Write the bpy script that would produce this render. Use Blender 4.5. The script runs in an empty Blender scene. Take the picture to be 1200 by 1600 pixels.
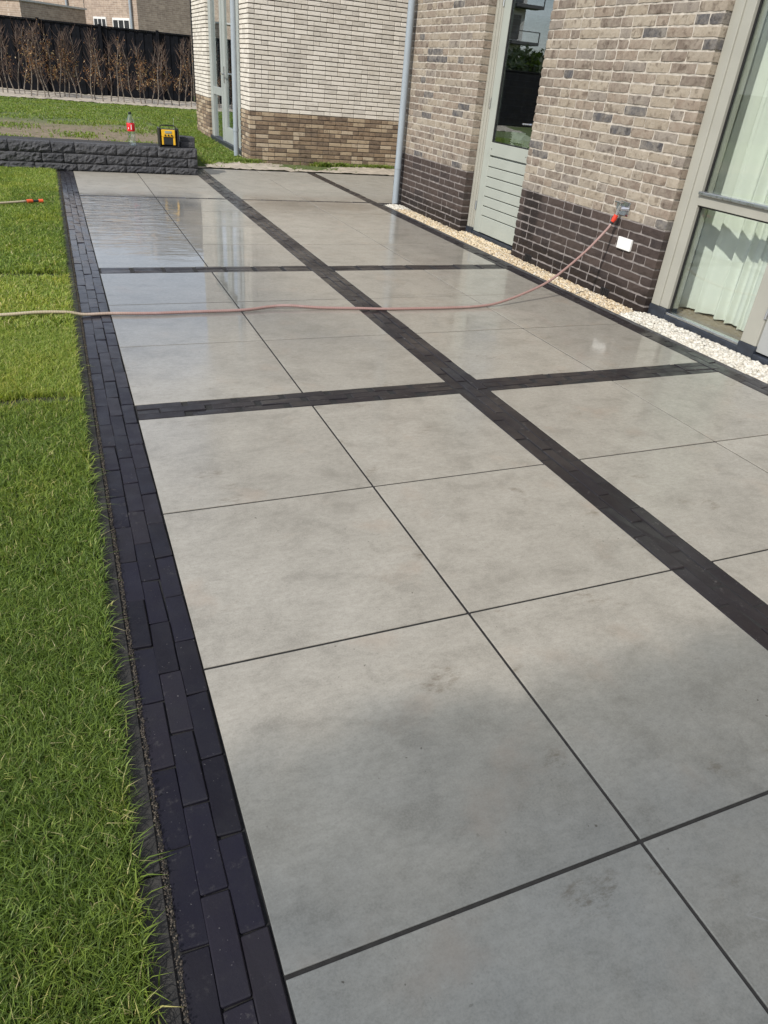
import bpy, math, random
import numpy as np
from mathutils import Matrix, Vector
random.seed(7); rng = np.random.default_rng(7)
S = 0.8                      # one measuring unit = one 80 cm paving tile
SC = bpy.context.scene
COL = SC.collection

# ------------------------------------------------------------------ camera, world, sun, exposure
CAM = (-0.22130989, -3.7578423, 1.71417188)
cam = bpy.data.cameras.new('camera'); co = bpy.data.objects.new('camera', cam); COL.objects.link(co)
R_ = Vector((0.92264129, -0.37697607, 0.08137621)); U_ = Vector((0.1348901, 0.51311965, 0.84765139))
F_ = Vector((0.36130002, 0.77110133, -0.52427572))
m = Matrix.Identity(4)
for i in range(3):
    m[i][0] = R_[i]; m[i][1] = U_[i]; m[i][2] = -F_[i]; m[i][3] = CAM[i]*S
co.matrix_world = m
cam.sensor_fit = 'HORIZONTAL'; cam.sensor_width = 36; cam.lens = 36*1099.6/1200
cam.clip_start = 0.05; cam.clip_end = 1500
SC.camera = co
SUN_FROM = Vector((-1.0, -0.6, 0.92)).normalized()
W = bpy.data.worlds.new('World'); SC.world = W; W.use_nodes = True
wt = W.node_tree; wt.nodes.clear()
def wn(t, **k):
    n = wt.nodes.new(t)
    for a, b in k.items(): setattr(n, a, b)
    return n
sky = wn('ShaderNodeTexSky'); sky.sky_type = 'NISHITA'; sky.sun_disc = False
sky.sun_elevation = math.asin(SUN_FROM.z)
sky.sun_rotation = math.atan2(SUN_FROM.x, SUN_FROM.y)
sky.air_density = 1.0; sky.dust_density = 1.6; sky.ozone_density = 1.0
tc = wn('ShaderNodeTexCoord'); sp = wn('ShaderNodeSeparateXYZ')
mp = wn('ShaderNodeMapping'); mp.inputs['Scale'].default_value = (1.6, 1.6, 5.5)
nz = wn('ShaderNodeTexNoise'); nz.inputs['Scale'].default_value = 1.3; nz.inputs['Detail'].default_value = 7; nz.inputs['Roughness'].default_value = .55
rp = wn('ShaderNodeValToRGB'); rp.color_ramp.elements[0].position = .38; rp.color_ramp.elements[1].position = .66
mx = wn('ShaderNodeMix', data_type='RGBA'); mx.inputs['B'].default_value = (10.6, 11.0, 11.8, 1)
mul = wn('ShaderNodeMath', operation='MULTIPLY'); mul.inputs[1].default_value = .72
bg = wn('ShaderNodeBackground'); bg.inputs['Strength'].default_value = .13
ow = wn('ShaderNodeOutputWorld')
L = wt.links.new
L(tc.outputs['Generated'], mp.inputs['Vector']); L(mp.outputs[0], nz.inputs['Vector']); L(nz.outputs['Fac'], rp.inputs['Fac'])
L(rp.outputs['Color'], mul.inputs[0]); L(mul.outputs[0], mx.inputs['Factor']); L(sky.outputs[0], mx.inputs['A'])
L(mx.outputs['Result'], bg.inputs['Color']); L(bg.outputs[0], ow.inputs['Surface'])
sl = bpy.data.lights.new('sun', 'SUN'); sl.energy = 3.8; sl.angle = math.radians(.53); sl.color = (1, .955, .88)
so = bpy.data.objects.new('sun', sl); COL.objects.link(so)
so.rotation_euler = SUN_FROM.to_track_quat('Z', 'Y').to_euler(); so.location = (-8, -6, 12)
SC.view_settings.view_transform = 'Standard'; SC.view_settings.look = 'None'
SC.view_settings.exposure = 0.0; SC.view_settings.gamma = 1.0; SC.view_settings.use_curve_mapping = False
SC.render.engine = 'CYCLES'
SC.cycles.use_denoising = True
SC.cycles.max_bounces = 8; SC.cycles.transparent_max_bounces = 16
SC.cycles.caustics_reflective = False; SC.cycles.caustics_refractive = False

# ------------------------------------------------------------------ node helper
class NT:
    def __init__(s, name):
        s.m = bpy.data.materials.new(name); s.m.use_nodes = True; s.t = s.m.node_tree
        s.b = s.t.nodes['Principled BSDF']; s.out = s.t.nodes['Material Output']
    def put(s, sock, v):
        if isinstance(v, bpy.types.NodeSocket): s.t.links.new(v, sock)
        elif v is not None:
            if isinstance(v, (tuple, list)) and len(v) == 3 and sock.type == 'RGBA': v = (*v, 1)
            sock.default_value = v
    def n(s, typ, ins=None, out=0, **k):
        nd = s.t.nodes.new(typ)
        for a, b in k.items(): setattr(nd, a, b)
        for a, b in (ins or {}).items(): s.put(nd.inputs[a], b)
        return nd.outputs[out]
    def pos(s): return s.n('ShaderNodeNewGeometry', out='Position')
    def objc(s): return s.n('ShaderNodeTexCoord', out='Object')
    def orand(s): return s.n('ShaderNodeObjectInfo', out='Random')
    def attr(s, a): return s.n('ShaderNodeAttribute', out='Fac', attribute_name=a)
    def math(s, op, a, b=None, c=None, clamp=False):
        nd = s.t.nodes.new('ShaderNodeMath'); nd.operation = op; nd.use_clamp = clamp
        s.put(nd.inputs[0], a)
        if b is not None: s.put(nd.inputs[1], b)
        if c is not None: s.put(nd.inputs[2], c)
        return nd.outputs[0]
    def vec(s, v, scale=(1, 1, 1), off=(0, 0, 0)):
        return s.n('ShaderNodeMapping', {'Vector': v, 'Scale': scale, 'Location': off})
    def vadd(s, a, b): return s.n('ShaderNodeVectorMath', {0: a, 1: b}, operation='ADD')
    def noise(s, v, scale, detail=4, rough=.5, dist=0, out='Fac'):
        return s.n('ShaderNodeTexNoise', {'Vector': v, 'Scale': scale, 'Detail': detail, 'Roughness': rough, 'Distortion': dist}, out=out)
    def ramp(s, f, stops, interp='LINEAR'):
        nd = s.t.nodes.new('ShaderNodeValToRGB'); s.put(nd.inputs[0], f); r = nd.color_ramp; r.interpolation = interp
        while len(r.elements) < len(stops): r.elements.new(.5)
        for e, (p, c) in zip(r.elements, stops):
            e.position = p; e.color = (*c, 1) if isinstance(c, (tuple, list)) else (c, c, c, 1)
        return nd.outputs[0]
    def sm(s, f, a, b, lo=0., hi=1.):
        nd = s.t.nodes.new('ShaderNodeMapRange'); nd.interpolation_type = 'SMOOTHSTEP'
        for i, v in enumerate((f, a, b, lo, hi)): s.put(nd.inputs[i], v)
        return nd.outputs[0]
    def mix(s, f, a, b, mode='MIX'):
        nd = s.t.nodes.new('ShaderNodeMix'); nd.data_type = 'RGBA'; nd.blend_type = mode
        s.put(nd.inputs[0], f); s.put(nd.inputs[6], a); s.put(nd.inputs[7], b); return nd.outputs[2]
    def xyz(s, v):
        nd = s.t.nodes.new('ShaderNodeSeparateXYZ'); s.put(nd.inputs[0], v); return nd.outputs
    def bump(s, h, strength=.5, dist=.01, normal=None):
        return s.n('ShaderNodeBump', {'Height': h, 'Strength': strength, 'Distance': dist, **({'Normal': normal} if normal else {})})
    def set(s, **k):
        for a, v in k.items():
            s.put(s.b.inputs[a.replace('_', ' ')], v)
        return s.m
def plain(name, col, rough=.5, metal=0., var=.12, scale=12, bump=.0, spec=.5):
    t = NT(name); p = t.objc(); f = t.noise(p, scale, 5, .6)
    c = t.mix(t.sm(f, .3, .7), tuple(x*(1-var) for x in col), tuple(min(1, x*(1+var)) for x in col))
    t.set(Base_Color=c, Roughness=t.sm(t.noise(p, scale*2, 3), .3, .7, rough*.85, min(1, rough*1.15)), Metallic=metal)
    t.b.inputs['Specular IOR Level'].default_value = spec
    if bump: t.set(Normal=t.bump(t.noise(p, scale*6, 6, .65), bump, .004))
    return t.m

# ------------------------------------------------------------------ materials
def tile_material():
    t = NT('grey_porcelain_tile'); P = t.pos(); r = t.orand()
    off = t.n('ShaderNodeCombineXYZ', {0: t.math('MULTIPLY', r, 37.), 1: t.math('MULTIPLY', r, 91.)})
    q = t.vadd(P, off)
    big = t.noise(q, 1.5, 4, .55, .6); mid = t.noise(t.vec(q, (.95, 1.25, 1)), 5.5, 8, .74, .25); fine = t.noise(t.vec(q, (1, 1.6, 1)), 38, 8, .78); grain = t.noise(q, 190, 4, .75)
    c = t.mix(t.sm(big, .3, .7), (.285, .268, .228), (.350, .330, .282))
    c = t.mix(t.sm(mid, .38, .70, 0, .62), c, (.430, .406, .352))
    c = t.mix(t.sm(mid, .5, .3, 0, .72), c, (.215, .200, .168))
    c = t.mix(t.sm(fine, .38, .66, 0, .48), c, (.235, .222, .188))
    c = t.mix(t.sm(grain, .42, .66, 0, .26), c, (.46, .44, .39))
    c = t.mix(t.sm(grain, .46, .34, 0, .25), c, (.20, .195, .17))
    tone = t.math('ADD', .94, t.math('MULTIPLY', t.math('FRACT', t.math('MULTIPLY', r, 7.7)), .10))
    c = t.n('ShaderNodeVectorMath', {0: c, 'Scale': tone}, operation='SCALE')
    # warm ochre clouds, brown smears and small dark specks
    c = t.mix(t.sm(t.noise(q, 3.1, 4, .6), .56, .75, 0, .35), c, (.36, .285, .22))
    st = t.math('MULTIPLY', t.sm(t.noise(t.vec(q, (1, 1.3, 1)), 4.6, 3, .5), .62, .70), t.sm(t.noise(t.vec(q, (1, 2.2, 1)), 22, 8, .8), .44, .66))
    c = t.mix(t.math('MULTIPLY', st, .62), c, (.13, .098, .062))
    sp = t.math('MULTIPLY', t.sm(t.noise(q, 60, 2, .5), .71, .76), t.sm(t.noise(q, 1.9, 2), .45, .6))
    c = t.mix(t.math('MULTIPLY', sp, .8), c, (.07, .055, .04))
    sc = t.sm(t.n('ShaderNodeTexVoronoi', {'Vector': t.vec(q, (1, 5.5, 1)), 'Scale': 3.2}, feature='DISTANCE_TO_EDGE'), 0, .012, 1, 0)
    c = t.mix(t.math('MULTIPLY', sc, t.sm(t.noise(q, 4, 2), .62, .72, 0, .25)), c, (.55, .54, .52))
    x, y, z = t.xyz(P)[:3] if False else (t.xyz(P)[0], t.xyz(P)[1], t.xyz(P)[2])
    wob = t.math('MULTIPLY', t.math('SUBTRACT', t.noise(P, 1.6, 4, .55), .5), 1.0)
    # slabs nearest the viewer are darker, deeper and bluer in a second step
    near_dark = t.sm(t.math('ADD', y, t.math('MULTIPLY', wob, .5)), -1.78, -2.02)
    c = t.mix(t.math('MULTIPLY', near_dark, .85), c, t.mix(1., c, (.57, .61, .64), 'MULTIPLY'))
    near_deep = t.math('MULTIPLY', t.sm(t.math('ADD', y, t.math('MULTIPLY', wob, .8)), -1.75, -2.65), t.sm(t.noise(q, 2.2, 5, .6), .3, .62, .7, 1.))
    c = t.mix(t.math('MULTIPLY', near_deep, .9), c, t.mix(1., c, (.60, .655, .74), 'MULTIPLY'))
    # water film: pool at the far left corner, thin film over the rest
    px = t.math('SUBTRACT', x, t.math('MULTIPLY', wob, 1.1))
    pool = t.math('MULTIPLY', t.sm(px, 1.75, .75), t.math('MULTIPLY', t.sm(t.math('ADD', y, t.math('MULTIPLY', wob, 1.2)), .1, 1.7), t.sm(y, 6.2, 5.9)))
    film = t.math('MULTIPLY', t.sm(t.math('ADD', y, t.math('MULTIPLY', wob, 2.)), -2.2, 1.4), t.sm(y, 6.7, 5.85))
    patch = t.sm(t.noise(P, 1.1, 5, .6), .38, .62)
    cw = t.math('ADD', t.math('MULTIPLY', film, t.sm(patch, 0, 1, .65, 1.)), t.math('MULTIPLY', t.sm(y, 6.6, 5.8), .22), clamp=True)
    cw = t.math('MAXIMUM', cw, pool)
    rough = t.sm(pool, 0, 1, t.sm(t.math('MULTIPLY', film, patch), 0, 1, .20, .07), .018)
    wave = t.n('ShaderNodeTexNoise', {'Vector': t.vec(P, (2.2, 11, 1)), 'Scale': 1.0, 'Detail': 2., 'Roughness': .5, 'Distortion': 1.2})
    amp = t.math('MULTIPLY', pool, t.math('MULTIPLY', t.sm(y, 3.0, 4.7, .03, 1.), t.sm(x, .95, .62, .08, 1.)))
    amp = t.math('ADD', amp, .02)
    wb = t.bump(t.math('MULTIPLY', wave, amp), 1.0, .011)
    fb = t.bump(fine, .05, .0015)
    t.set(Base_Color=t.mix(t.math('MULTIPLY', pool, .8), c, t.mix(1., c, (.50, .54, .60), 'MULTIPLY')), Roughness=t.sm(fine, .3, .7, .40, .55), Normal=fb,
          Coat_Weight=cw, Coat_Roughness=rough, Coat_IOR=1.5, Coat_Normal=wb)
    t.b.inputs['Specular IOR Level'].default_value = .35
    return t.m
def paver_material(name, src, wet):
    t = NT(name); P = t.pos(); r = t.orand() if src == 'o' else t.attr('rnd')
    q = t.vadd(P, t.n('ShaderNodeCombineXYZ', {0: t.math('MULTIPLY', r, 23.)}))
    c = t.ramp(r, [(0, (.006, .0055, .010)), (.3, (.012, .011, .021)), (.5, (.008, .0075, .013)), (.75, (.019, .0165, .023)), (1, (.011, .010, .019))])
    if wet: c = t.mix(.6, c, (.019, .015, .014))
    y = t.xyz(P)[1]
    c = t.mix(t.sm(t.noise(q, 9, 5, .65), .35, .75, 0, .5), c, (.020, .0195, .023))
    c = t.mix(t.math('MULTIPLY', t.sm(t.noise(q, 28, 6, .75), .56, .70), t.sm(t.noise(q, 2.2, 3), .44, .58, .15, .9)), c, (.115, .11, .105) if wet else (.055, .053, .055))
    c = t.mix(t.sm(t.noise(q, 190, 2), .735, .78, 0, .6), c, (.30, .29, .28))
    w = t.sm(t.noise(P, 2.4, 4, .6), .38, .62, .25, .8) if wet else t.sm(y, -1.5, 4., .04, .95)
    t.set(Base_Color=c, Roughness=t.sm(t.noise(q, 14, 4), .3, .7, .42, .62), Coat_Weight=w, Coat_Roughness=.18 if not wet else .2, Coat_IOR=1.33,
          Normal=t.bump(t.math('ADD', t.math('MULTIPLY', t.noise(q, 16, 3), .6), t.math('MULTIPLY', t.noise(q, 130, 5, .7), .3)), .55, .004))
    t.b.inputs['Specular IOR Level'].default_value = .22
    return t.m
def brick_material(name, src, stops, tex=(.5, .5, .5), texf=.4, pit=.4, wetcol=None, kiln=0.):
    t = NT(name); P = t.pos(); r = t.orand() if src == 'o' else t.attr('rnd')
    q = t.vadd(P, t.n('ShaderNodeCombineXYZ', {0: t.math('MULTIPLY', r, 13.), 1: t.math('MULTIPLY', r, 57.), 2: t.math('MULTIPLY', r, 31.)}))
    r2 = t.math('FRACT', t.math('MULTIPLY', r, 17.31))
    c = t.ramp(r2, stops, 'CONSTANT')
    c = t.mix(t.sm(t.noise(q, 11, 6, .7, .5), .35, .68, 0, texf), c, tex)
    c = t.mix(t.sm(t.noise(q, 30, 6, .72), .52, .75, 0, pit), c, t.mix(1., c, (.38, .36, .36), 'MULTIPLY'))
    if kiln:   # scorched blotches
        c = t.mix(t.math('MULTIPLY', t.sm(t.noise(q, 16, 5, .6), .52, .66), kiln), c, t.mix(1., c, (.33, .29, .27), 'MULTIPLY'))
    c = t.mix(t.sm(t.noise(q, 160, 3, .6), .3, .8, 0, .3), c, t.mix(1., c, (1.5, 1.45, 1.4), 'MULTIPLY'))
    rough = .88
    if wetcol:
        x, y, z = t.xyz(P)
        wy = t.math('ABSOLUTE', t.math('SUBTRACT', t.math('ADD', y, t.math('MULTIPLY', t.noise(P, 5, 3), .12)), 3.06))
        wet = t.math('MAXIMUM', t.sm(wy, .16, .10), t.sm(t.math('ADD', z, t.math('MULTIPLY', t.noise(P, 2.2, 4, .6), .32)), .40, .26))
        c = t.mix(t.math('MULTIPLY', wet, .8), c, wetcol); rough = t.sm(wet, 0, 1, .85, .42)
    t.set(Base_Color=c, Roughness=rough, Normal=t.bump(t.math('ADD', t.noise(q, 22, 5, .65), t.math('MULTIPLY', t.noise(q, 120, 4, .7), .35)), .75, .006))
    t.b.inputs['Specular IOR Level'].default_value = .3
    return t.m
def flat_brick_material(name, bricks, mortar, bw=.208, bh=.05, joint=.012, rot=None):
    t = NT(name); P = t.objc(); x, y, z = t.xyz(P)
    v = t.n('ShaderNodeCombineXYZ', {0: t.math('ADD', x, y), 1: z})
    nd = t.t.nodes.new('ShaderNodeTexBrick'); nd.offset = .5; nd.offset_frequency = 2
    t.put(nd.inputs['Vector'], v); t.put(nd.inputs['Color1'], bricks[0]); t.put(nd.inputs['Color2'], bricks[1]); t.put(nd.inputs['Mortar'], mortar)
    for a, b in {'Scale': 1., 'Mortar Size': joint/2, 'Brick Width': bw+joint, 'Row Height': bh+joint, 'Mortar Smooth': .1, 'Bias': 0.}.items(): nd.inputs[a].default_value = b
    c = t.mix(t.sm(t.noise(P, 7, 5, .7), .35, .7, 0, .5), nd.outputs['Color'], tuple(k*.55 for k in bricks[1]))
    t.set(Base_Color=c, Roughness=.9, Normal=t.bump(nd.outputs['Fac'], -.6, .006))
    return t.m
def glass_material(name, tint=(.955, .985, .965), refl=1.0):
    t = NT(name); t.t.nodes.remove(t.b)
    bf = t.n('ShaderNodeNewGeometry', out='Backfacing'); fr = t.n('ShaderNodeFresnel', {'IOR': t.math('ADD', 1.6, t.math('MULTIPLY', bf, 1/1.6-1.6))}); f = t.math('ADD', t.math('MULTIPLY', fr, .9*refl), .05*refl, clamp=True)
    tr = t.n('ShaderNodeBsdfTransparent', {'Color': tint}); gl = t.n('ShaderNodeBsdfGlossy', {'Color': (.93, .97, 1.), 'Roughness': .0})
    t.t.links.new(t.n('ShaderNodeMixShader', {0: f, 1: tr, 2: gl}), t.out.inputs[0]); return t.m
def grass_material(name, cols, src='rnd'):
    t = NT(name); P = t.pos(); r = t.attr('rnd'); tip = t.attr('tip')
    c = t.ramp(r, cols)
    big = t.noise(P, 1.5, 4, .6)
    c = t.mix(t.sm(big, .42, .66, 0, .55), c, t.mix(1., c, (1.3, 1.1, .75), 'MULTIPLY'))
    c = t.mix(t.sm(t.noise(P, 4.5, 3, .6), .55, .75, 0, .35), c, t.mix(1., c, (.55, .62, .6), 'MULTIPLY'))
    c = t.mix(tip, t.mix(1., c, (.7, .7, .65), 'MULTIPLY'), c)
    t.set(Base_Color=c, Roughness=.5)
    t.b.inputs['Specular IOR Level'].default_value = .35
    tl = t.n('ShaderNodeBsdfTranslucent', {'Color': t.mix(1., c, (1.25, 1.35, .6), 'MULTIPLY')})
    t.t.links.new(t.n('ShaderNodeMixShader', {0: .38, 1: t.b.outputs[0], 2: tl}), t.out.inputs[0]); return t.m

M = {}
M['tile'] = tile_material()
M['paver'] = paver_material('dark_clay_paver', 'o', False); M['paver_wet'] = paver_material('wet_dark_clay_paver', 'o', True)
near_stops = [(0, (.29, .245, .19)), (.16, (.24, .192, .152)), (.32, (.20, .16, .130)), (.46, (.275, .235, .188)), (.60, (.165, .132, .108)), (.72, (.325, .28, .222)), (.83, (.21, .182, .158)), (.92, (.085, .083, .088))]
dark_stops = [(0, (.052, .039, .034)), (.3, (.043, .032, .029)), (.6, (.062, .046, .040)), (.85, (.036, .029, .028))]
far_stops = [(0, (.64, .60, .535)), (.25, (.57, .53, .465)), (.5, (.68, .64, .575)), (.7, (.51, .475, .42)), (.9, (.61, .575, .51))]
tan_stops = [(0, (.38, .305, .215)), (.2, (.215, .158, .108)), (.4, (.165, .125, .092)), (.55, (.27, .205, .145)), (.7, (.14, .105, .078)), (.84, (.44, .37, .28))]
for s_ in 'oa':
    M['nb'+s_] = brick_material('beige_brick', s_, near_stops, (.385, .345, .285), .45, .55, kiln=.6)
    M['db'+s_] = brick_material('black_brown_brick', s_, dark_stops, (.085, .066, .058), .45, .6, wetcol=(.016, .012, .011))
    M['fb'+s_] = brick_material('whitish_brick', s_, far_stops, (.74, .71, .65), .4, .35)
    M['tb'+s_] = brick_material('tan_brick', s_, tan_stops, (.36, .27, .18), .4, .6, kiln=.5)
M['mortar_near'] = plain('light_mortar', (.47, .43, .375), .95, var=.2, scale=20, bump=.5)
M['mortar_dark'] = plain('grey_mortar', (.235, .21, .20), .95, var=.25, scale=20, bump=.5)
M['mortar_far'] = plain('dark_mortar', (.115, .10, .085), .95, var=.2)
M['flat_near'] = flat_brick_material('beige_brickwork', ((.38, .31, .24), (.26, .2, .165)), (.40, .36, .31), .237, .058, .012)
M['flat_far'] = flat_brick_material('whitish_brickwork', ((.66, .62, .56), (.52, .48, .43)), (.08, .07, .06), .2, .05)
M['flat_bg'] = flat_brick_material('tan_brickwork', ((.46, .36, .28), (.31, .235, .185)), (.50, .44, .37), .21, .05)
M['frame'] = plain('sage_grey_paint', (.36, .355, .31), .42, var=.04, scale=3)
M['door'] = plain('pale_green_grey_paint', (.37, .395, .355), .38, var=.035, scale=3)
M['greyframe'] = plain('grey_blue_paint', (.36, .39, .375), .4, var=.05, scale=3)
M['greydoor'] = plain('light_grey_paint', (.36, .37, .365), .35, var=.03, scale=3)
M['alu'] = plain('aluminium', (.62, .64, .66), .3, 1., .05)
M['steel'] = plain('stainless_steel', (.66, .67, .70), .16, 1., .06)
M['gasket'] = plain('black_rubber', (.012, .012, .013), .5)
M['bluestone'] = plain('blue_black_stone', (.028, .034, .046), .45, var=.25, scale=18, bump=.2)
M['zinc'] = plain('grey_pipe_plastic', (.30, .345, .385), .38, var=.05, scale=4)
M['white'] = plain('white_plastic', (.80, .80, .78), .35, var=.02)
M['black'] = plain('black_plastic', (.012, .012, .013), .4)
M['yellow'] = plain('yellow_plastic', (.80, .46, .025), .4, var=.05)
M['red'] = plain('red_plastic', (.58, .05, .025), .35, var=.08)
M['orange'] = plain('orange_plastic', (.78, .12, .035), .4, var=.08)
M['label_red'] = plain('red_paper', (.66, .012, .02), .35, var=.03)
M['label_white'] = plain('white_print', (.8, .78, .76), .4, var=.02)
M['cap_black'] = plain('dark_cap', (.012, .02, .016), .4)
M['glass'] = glass_material('window_glass', (.955, .985, .965), .6)
M['glass_dark'] = glass_material('door_glass', (.88, .92, .90), 1.9)
M['bottle'] = glass_material('clear_bottle_plastic', (.90, .96, .95), 1.6)
M['interior'] = plain('interior_plaster', (.52, .54, .49), .9, var=.03)
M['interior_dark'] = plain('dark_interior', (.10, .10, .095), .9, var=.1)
M['floor_in'] = plain('brown_floor', (.25, .19, .135), .6, var=.12, scale=8)
M['fence'] = plain('black_stained_wood', (.006, .007, .010), .75, var=.5, scale=6, bump=.3, spec=.15)
M['bark'] = plain('grey_brown_bark', (.20, .17, .14), .9, var=.4, scale=30)
M['twig'] = plain('red_brown_twig', (.12, .078, .058), .85, var=.3, scale=30)
M['wire'] = plain('galvanised_wire', (.18, .17, .16), .5, .5)
M['sand'] = plain('pale_sand', (.42, .37, .30), .95, var=.22, scale=7, bump=.6)
M['grout'] = plain('dark_joint_sand', (.016, .016, .016), .95, var=.4, scale=40, bump=.6)
M['brownsand'] = plain('brown_joint_sand', (.085, .068, .05), .95, var=.5, scale=45, bump=.8)
M['kerb'] = plain('dark_concrete_kerb', (.030, .028, .026), .75, var=.5, scale=16, bump=.6)
M['edging'] = plain('grey_concrete_edging', (.065, .064, .064), .85, var=.45, scale=14, bump=.5)
M['roof'] = plain('dark_roof_tile', (.05, .05, .055), .6, var=.2)
M['render'] = plain('pale_facade', (.55, .54, .52), .8, var=.05)
def hose_mat():
    t = NT('pink_braided_hose'); P = t.pos(); x = t.xyz(P)[0]
    br = t.n('ShaderNodeTexWave', {'Vector': t.objc(), 'Scale': 22., 'Distortion': 1.5}, out='Fac')
    c = t.mix(t.sm(x, -.35, .25), (.50, .44, .30), (.33, .215, .195))
    c = t.mix(t.math('MULTIPLY', br, .3), c, (.24, .11, .10))
    c = t.mix(t.sm(t.noise(P, 6, 4, .6), .5, .7, 0, .35), c, (.48, .37, .35))
    t.set(Base_Color=c, Roughness=.28); return t.m
M['hose'] = hose_mat()
def curtain_mat():
    t = NT('white_curtain_fabric'); P = t.objc()
    c = t.mix(t.noise(P, 300, 2), (.86, .88, .82), (.90, .91, .86))
    t.set(Base_Color=c, Roughness=.9)
    tl = t.n('ShaderNodeBsdfTranslucent', {'Color': (.86, .89, .80, 1)})
    t.t.links.new(t.n('ShaderNodeMixShader', {0: .3, 1: t.b.outputs[0], 2: tl}), t.out.inputs[0]); return t.m
M['curtain'] = curtain_mat()
def block_mat():
    t = NT('anthracite_split_block'); P = t.pos(); r = t.orand(); q = t.vadd(P, t.n('ShaderNodeCombineXYZ', {0: t.math('MULTIPLY', r, 41.)}))
    c = t.mix(r, (.045, .047, .054), (.072, .073, .079))
    c = t.mix(t.sm(t.noise(q, 22, 6, .75), .48, .7, 0, .7), c, (.14, .14, .145))
    c = t.mix(t.sm(t.noise(q, 60, 4, .7), .66, .74, 0, .6), c, (.24, .23, .22))
    t.set(Base_Color=c, Roughness=.85, Normal=t.bump(t.noise(q, 45, 7, .75), .9, .014)); return t.m
M['block'] = block_mat()
def gravel_mat(nm, cols):
    t = NT(nm); r = t.attr('rnd'); P = t.pos()
    c = t.ramp(r, cols); c = t.mix(t.sm(t.noise(P, 70, 4, .7), .4, .7, 0, .35), c, (.30, .25, .18) if nm != 'brown_grit' else (.05, .04, .03))
    t.set(Base_Color=c, Roughness=.7); return t.m
M['gravel_y'] = gravel_mat('yellow_split', [(0, (.45, .34, .20)), (.3, (.62, .50, .33)), (.6, (.72, .63, .47)), (.8, (.36, .29, .20)), (1, (.75, .70, .60))])
M['gravel_w'] = gravel_mat('white_pebble', [(0, (.60, .58, .51)), (.45, (.70, .68, .615)), (.75, (.48, .445, .37)), (1, (.73, .71, .66))])
M['grass'] = grass_material('lawn_grass', [(0, (.080, .135, .030)), (.3, (.165, .25, .048)), (.55, (.27, .375, .075)), (.78, (.40, .48, .105)), (.93, (.53, .54, .18)), (1, (.60, .54, .32))])
M['weed'] = grass_material('rough_grass', [(0, (.13, .20, .04)), (.4, (.21, .31, .06)), (.7, (.28, .37, .085)), (.9, (.21, .27, .075)), (1, (.42, .38, .20))])
M['beech_leaf'] = grass_material('brown_beech_leaf', [(0, (.22, .095, .04)), (.45, (.34, .17, .075)), (.8, (.46, .30, .17)), (1, (.62, .52, .40))])
M['leaf_dark'] = grass_material('evergreen_leaf', [(0, (.018, .035, .012)), (.5, (.035, .06, .018)), (1, (.06, .085, .03))])
def soil_mat():
    t = NT('grassy_soil'); P = t.pos(); x, y, z = t.xyz(P); n1 = t.noise(P, .9, 5, .6); n2 = t.noise(P, 9, 6, .7)
    c = t.mix(t.sm(n2, .3, .7), (.17, .125, .085), (.27, .21, .15))
    g = t.mix(t.sm(n2, .35, .65), (.06, .10, .02), (.13, .15, .05))
    c = t.mix(t.math('MAXIMUM', t.sm(x, 1.5, 1.66), t.sm(t.math('ADD', y, t.math('MULTIPLY', n1, 3)), 11.8, 14.2, .15, 1.)), c, g)
    t.set(Base_Color=c, Roughness=.95, Normal=t.bump(n2, .8, .03)); return t.m
M['soil'] = soil_mat()
M['lawn_soil'] = plain('dark_topsoil', (.032, .034, .015), .95, var=.4, scale=25)

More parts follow.
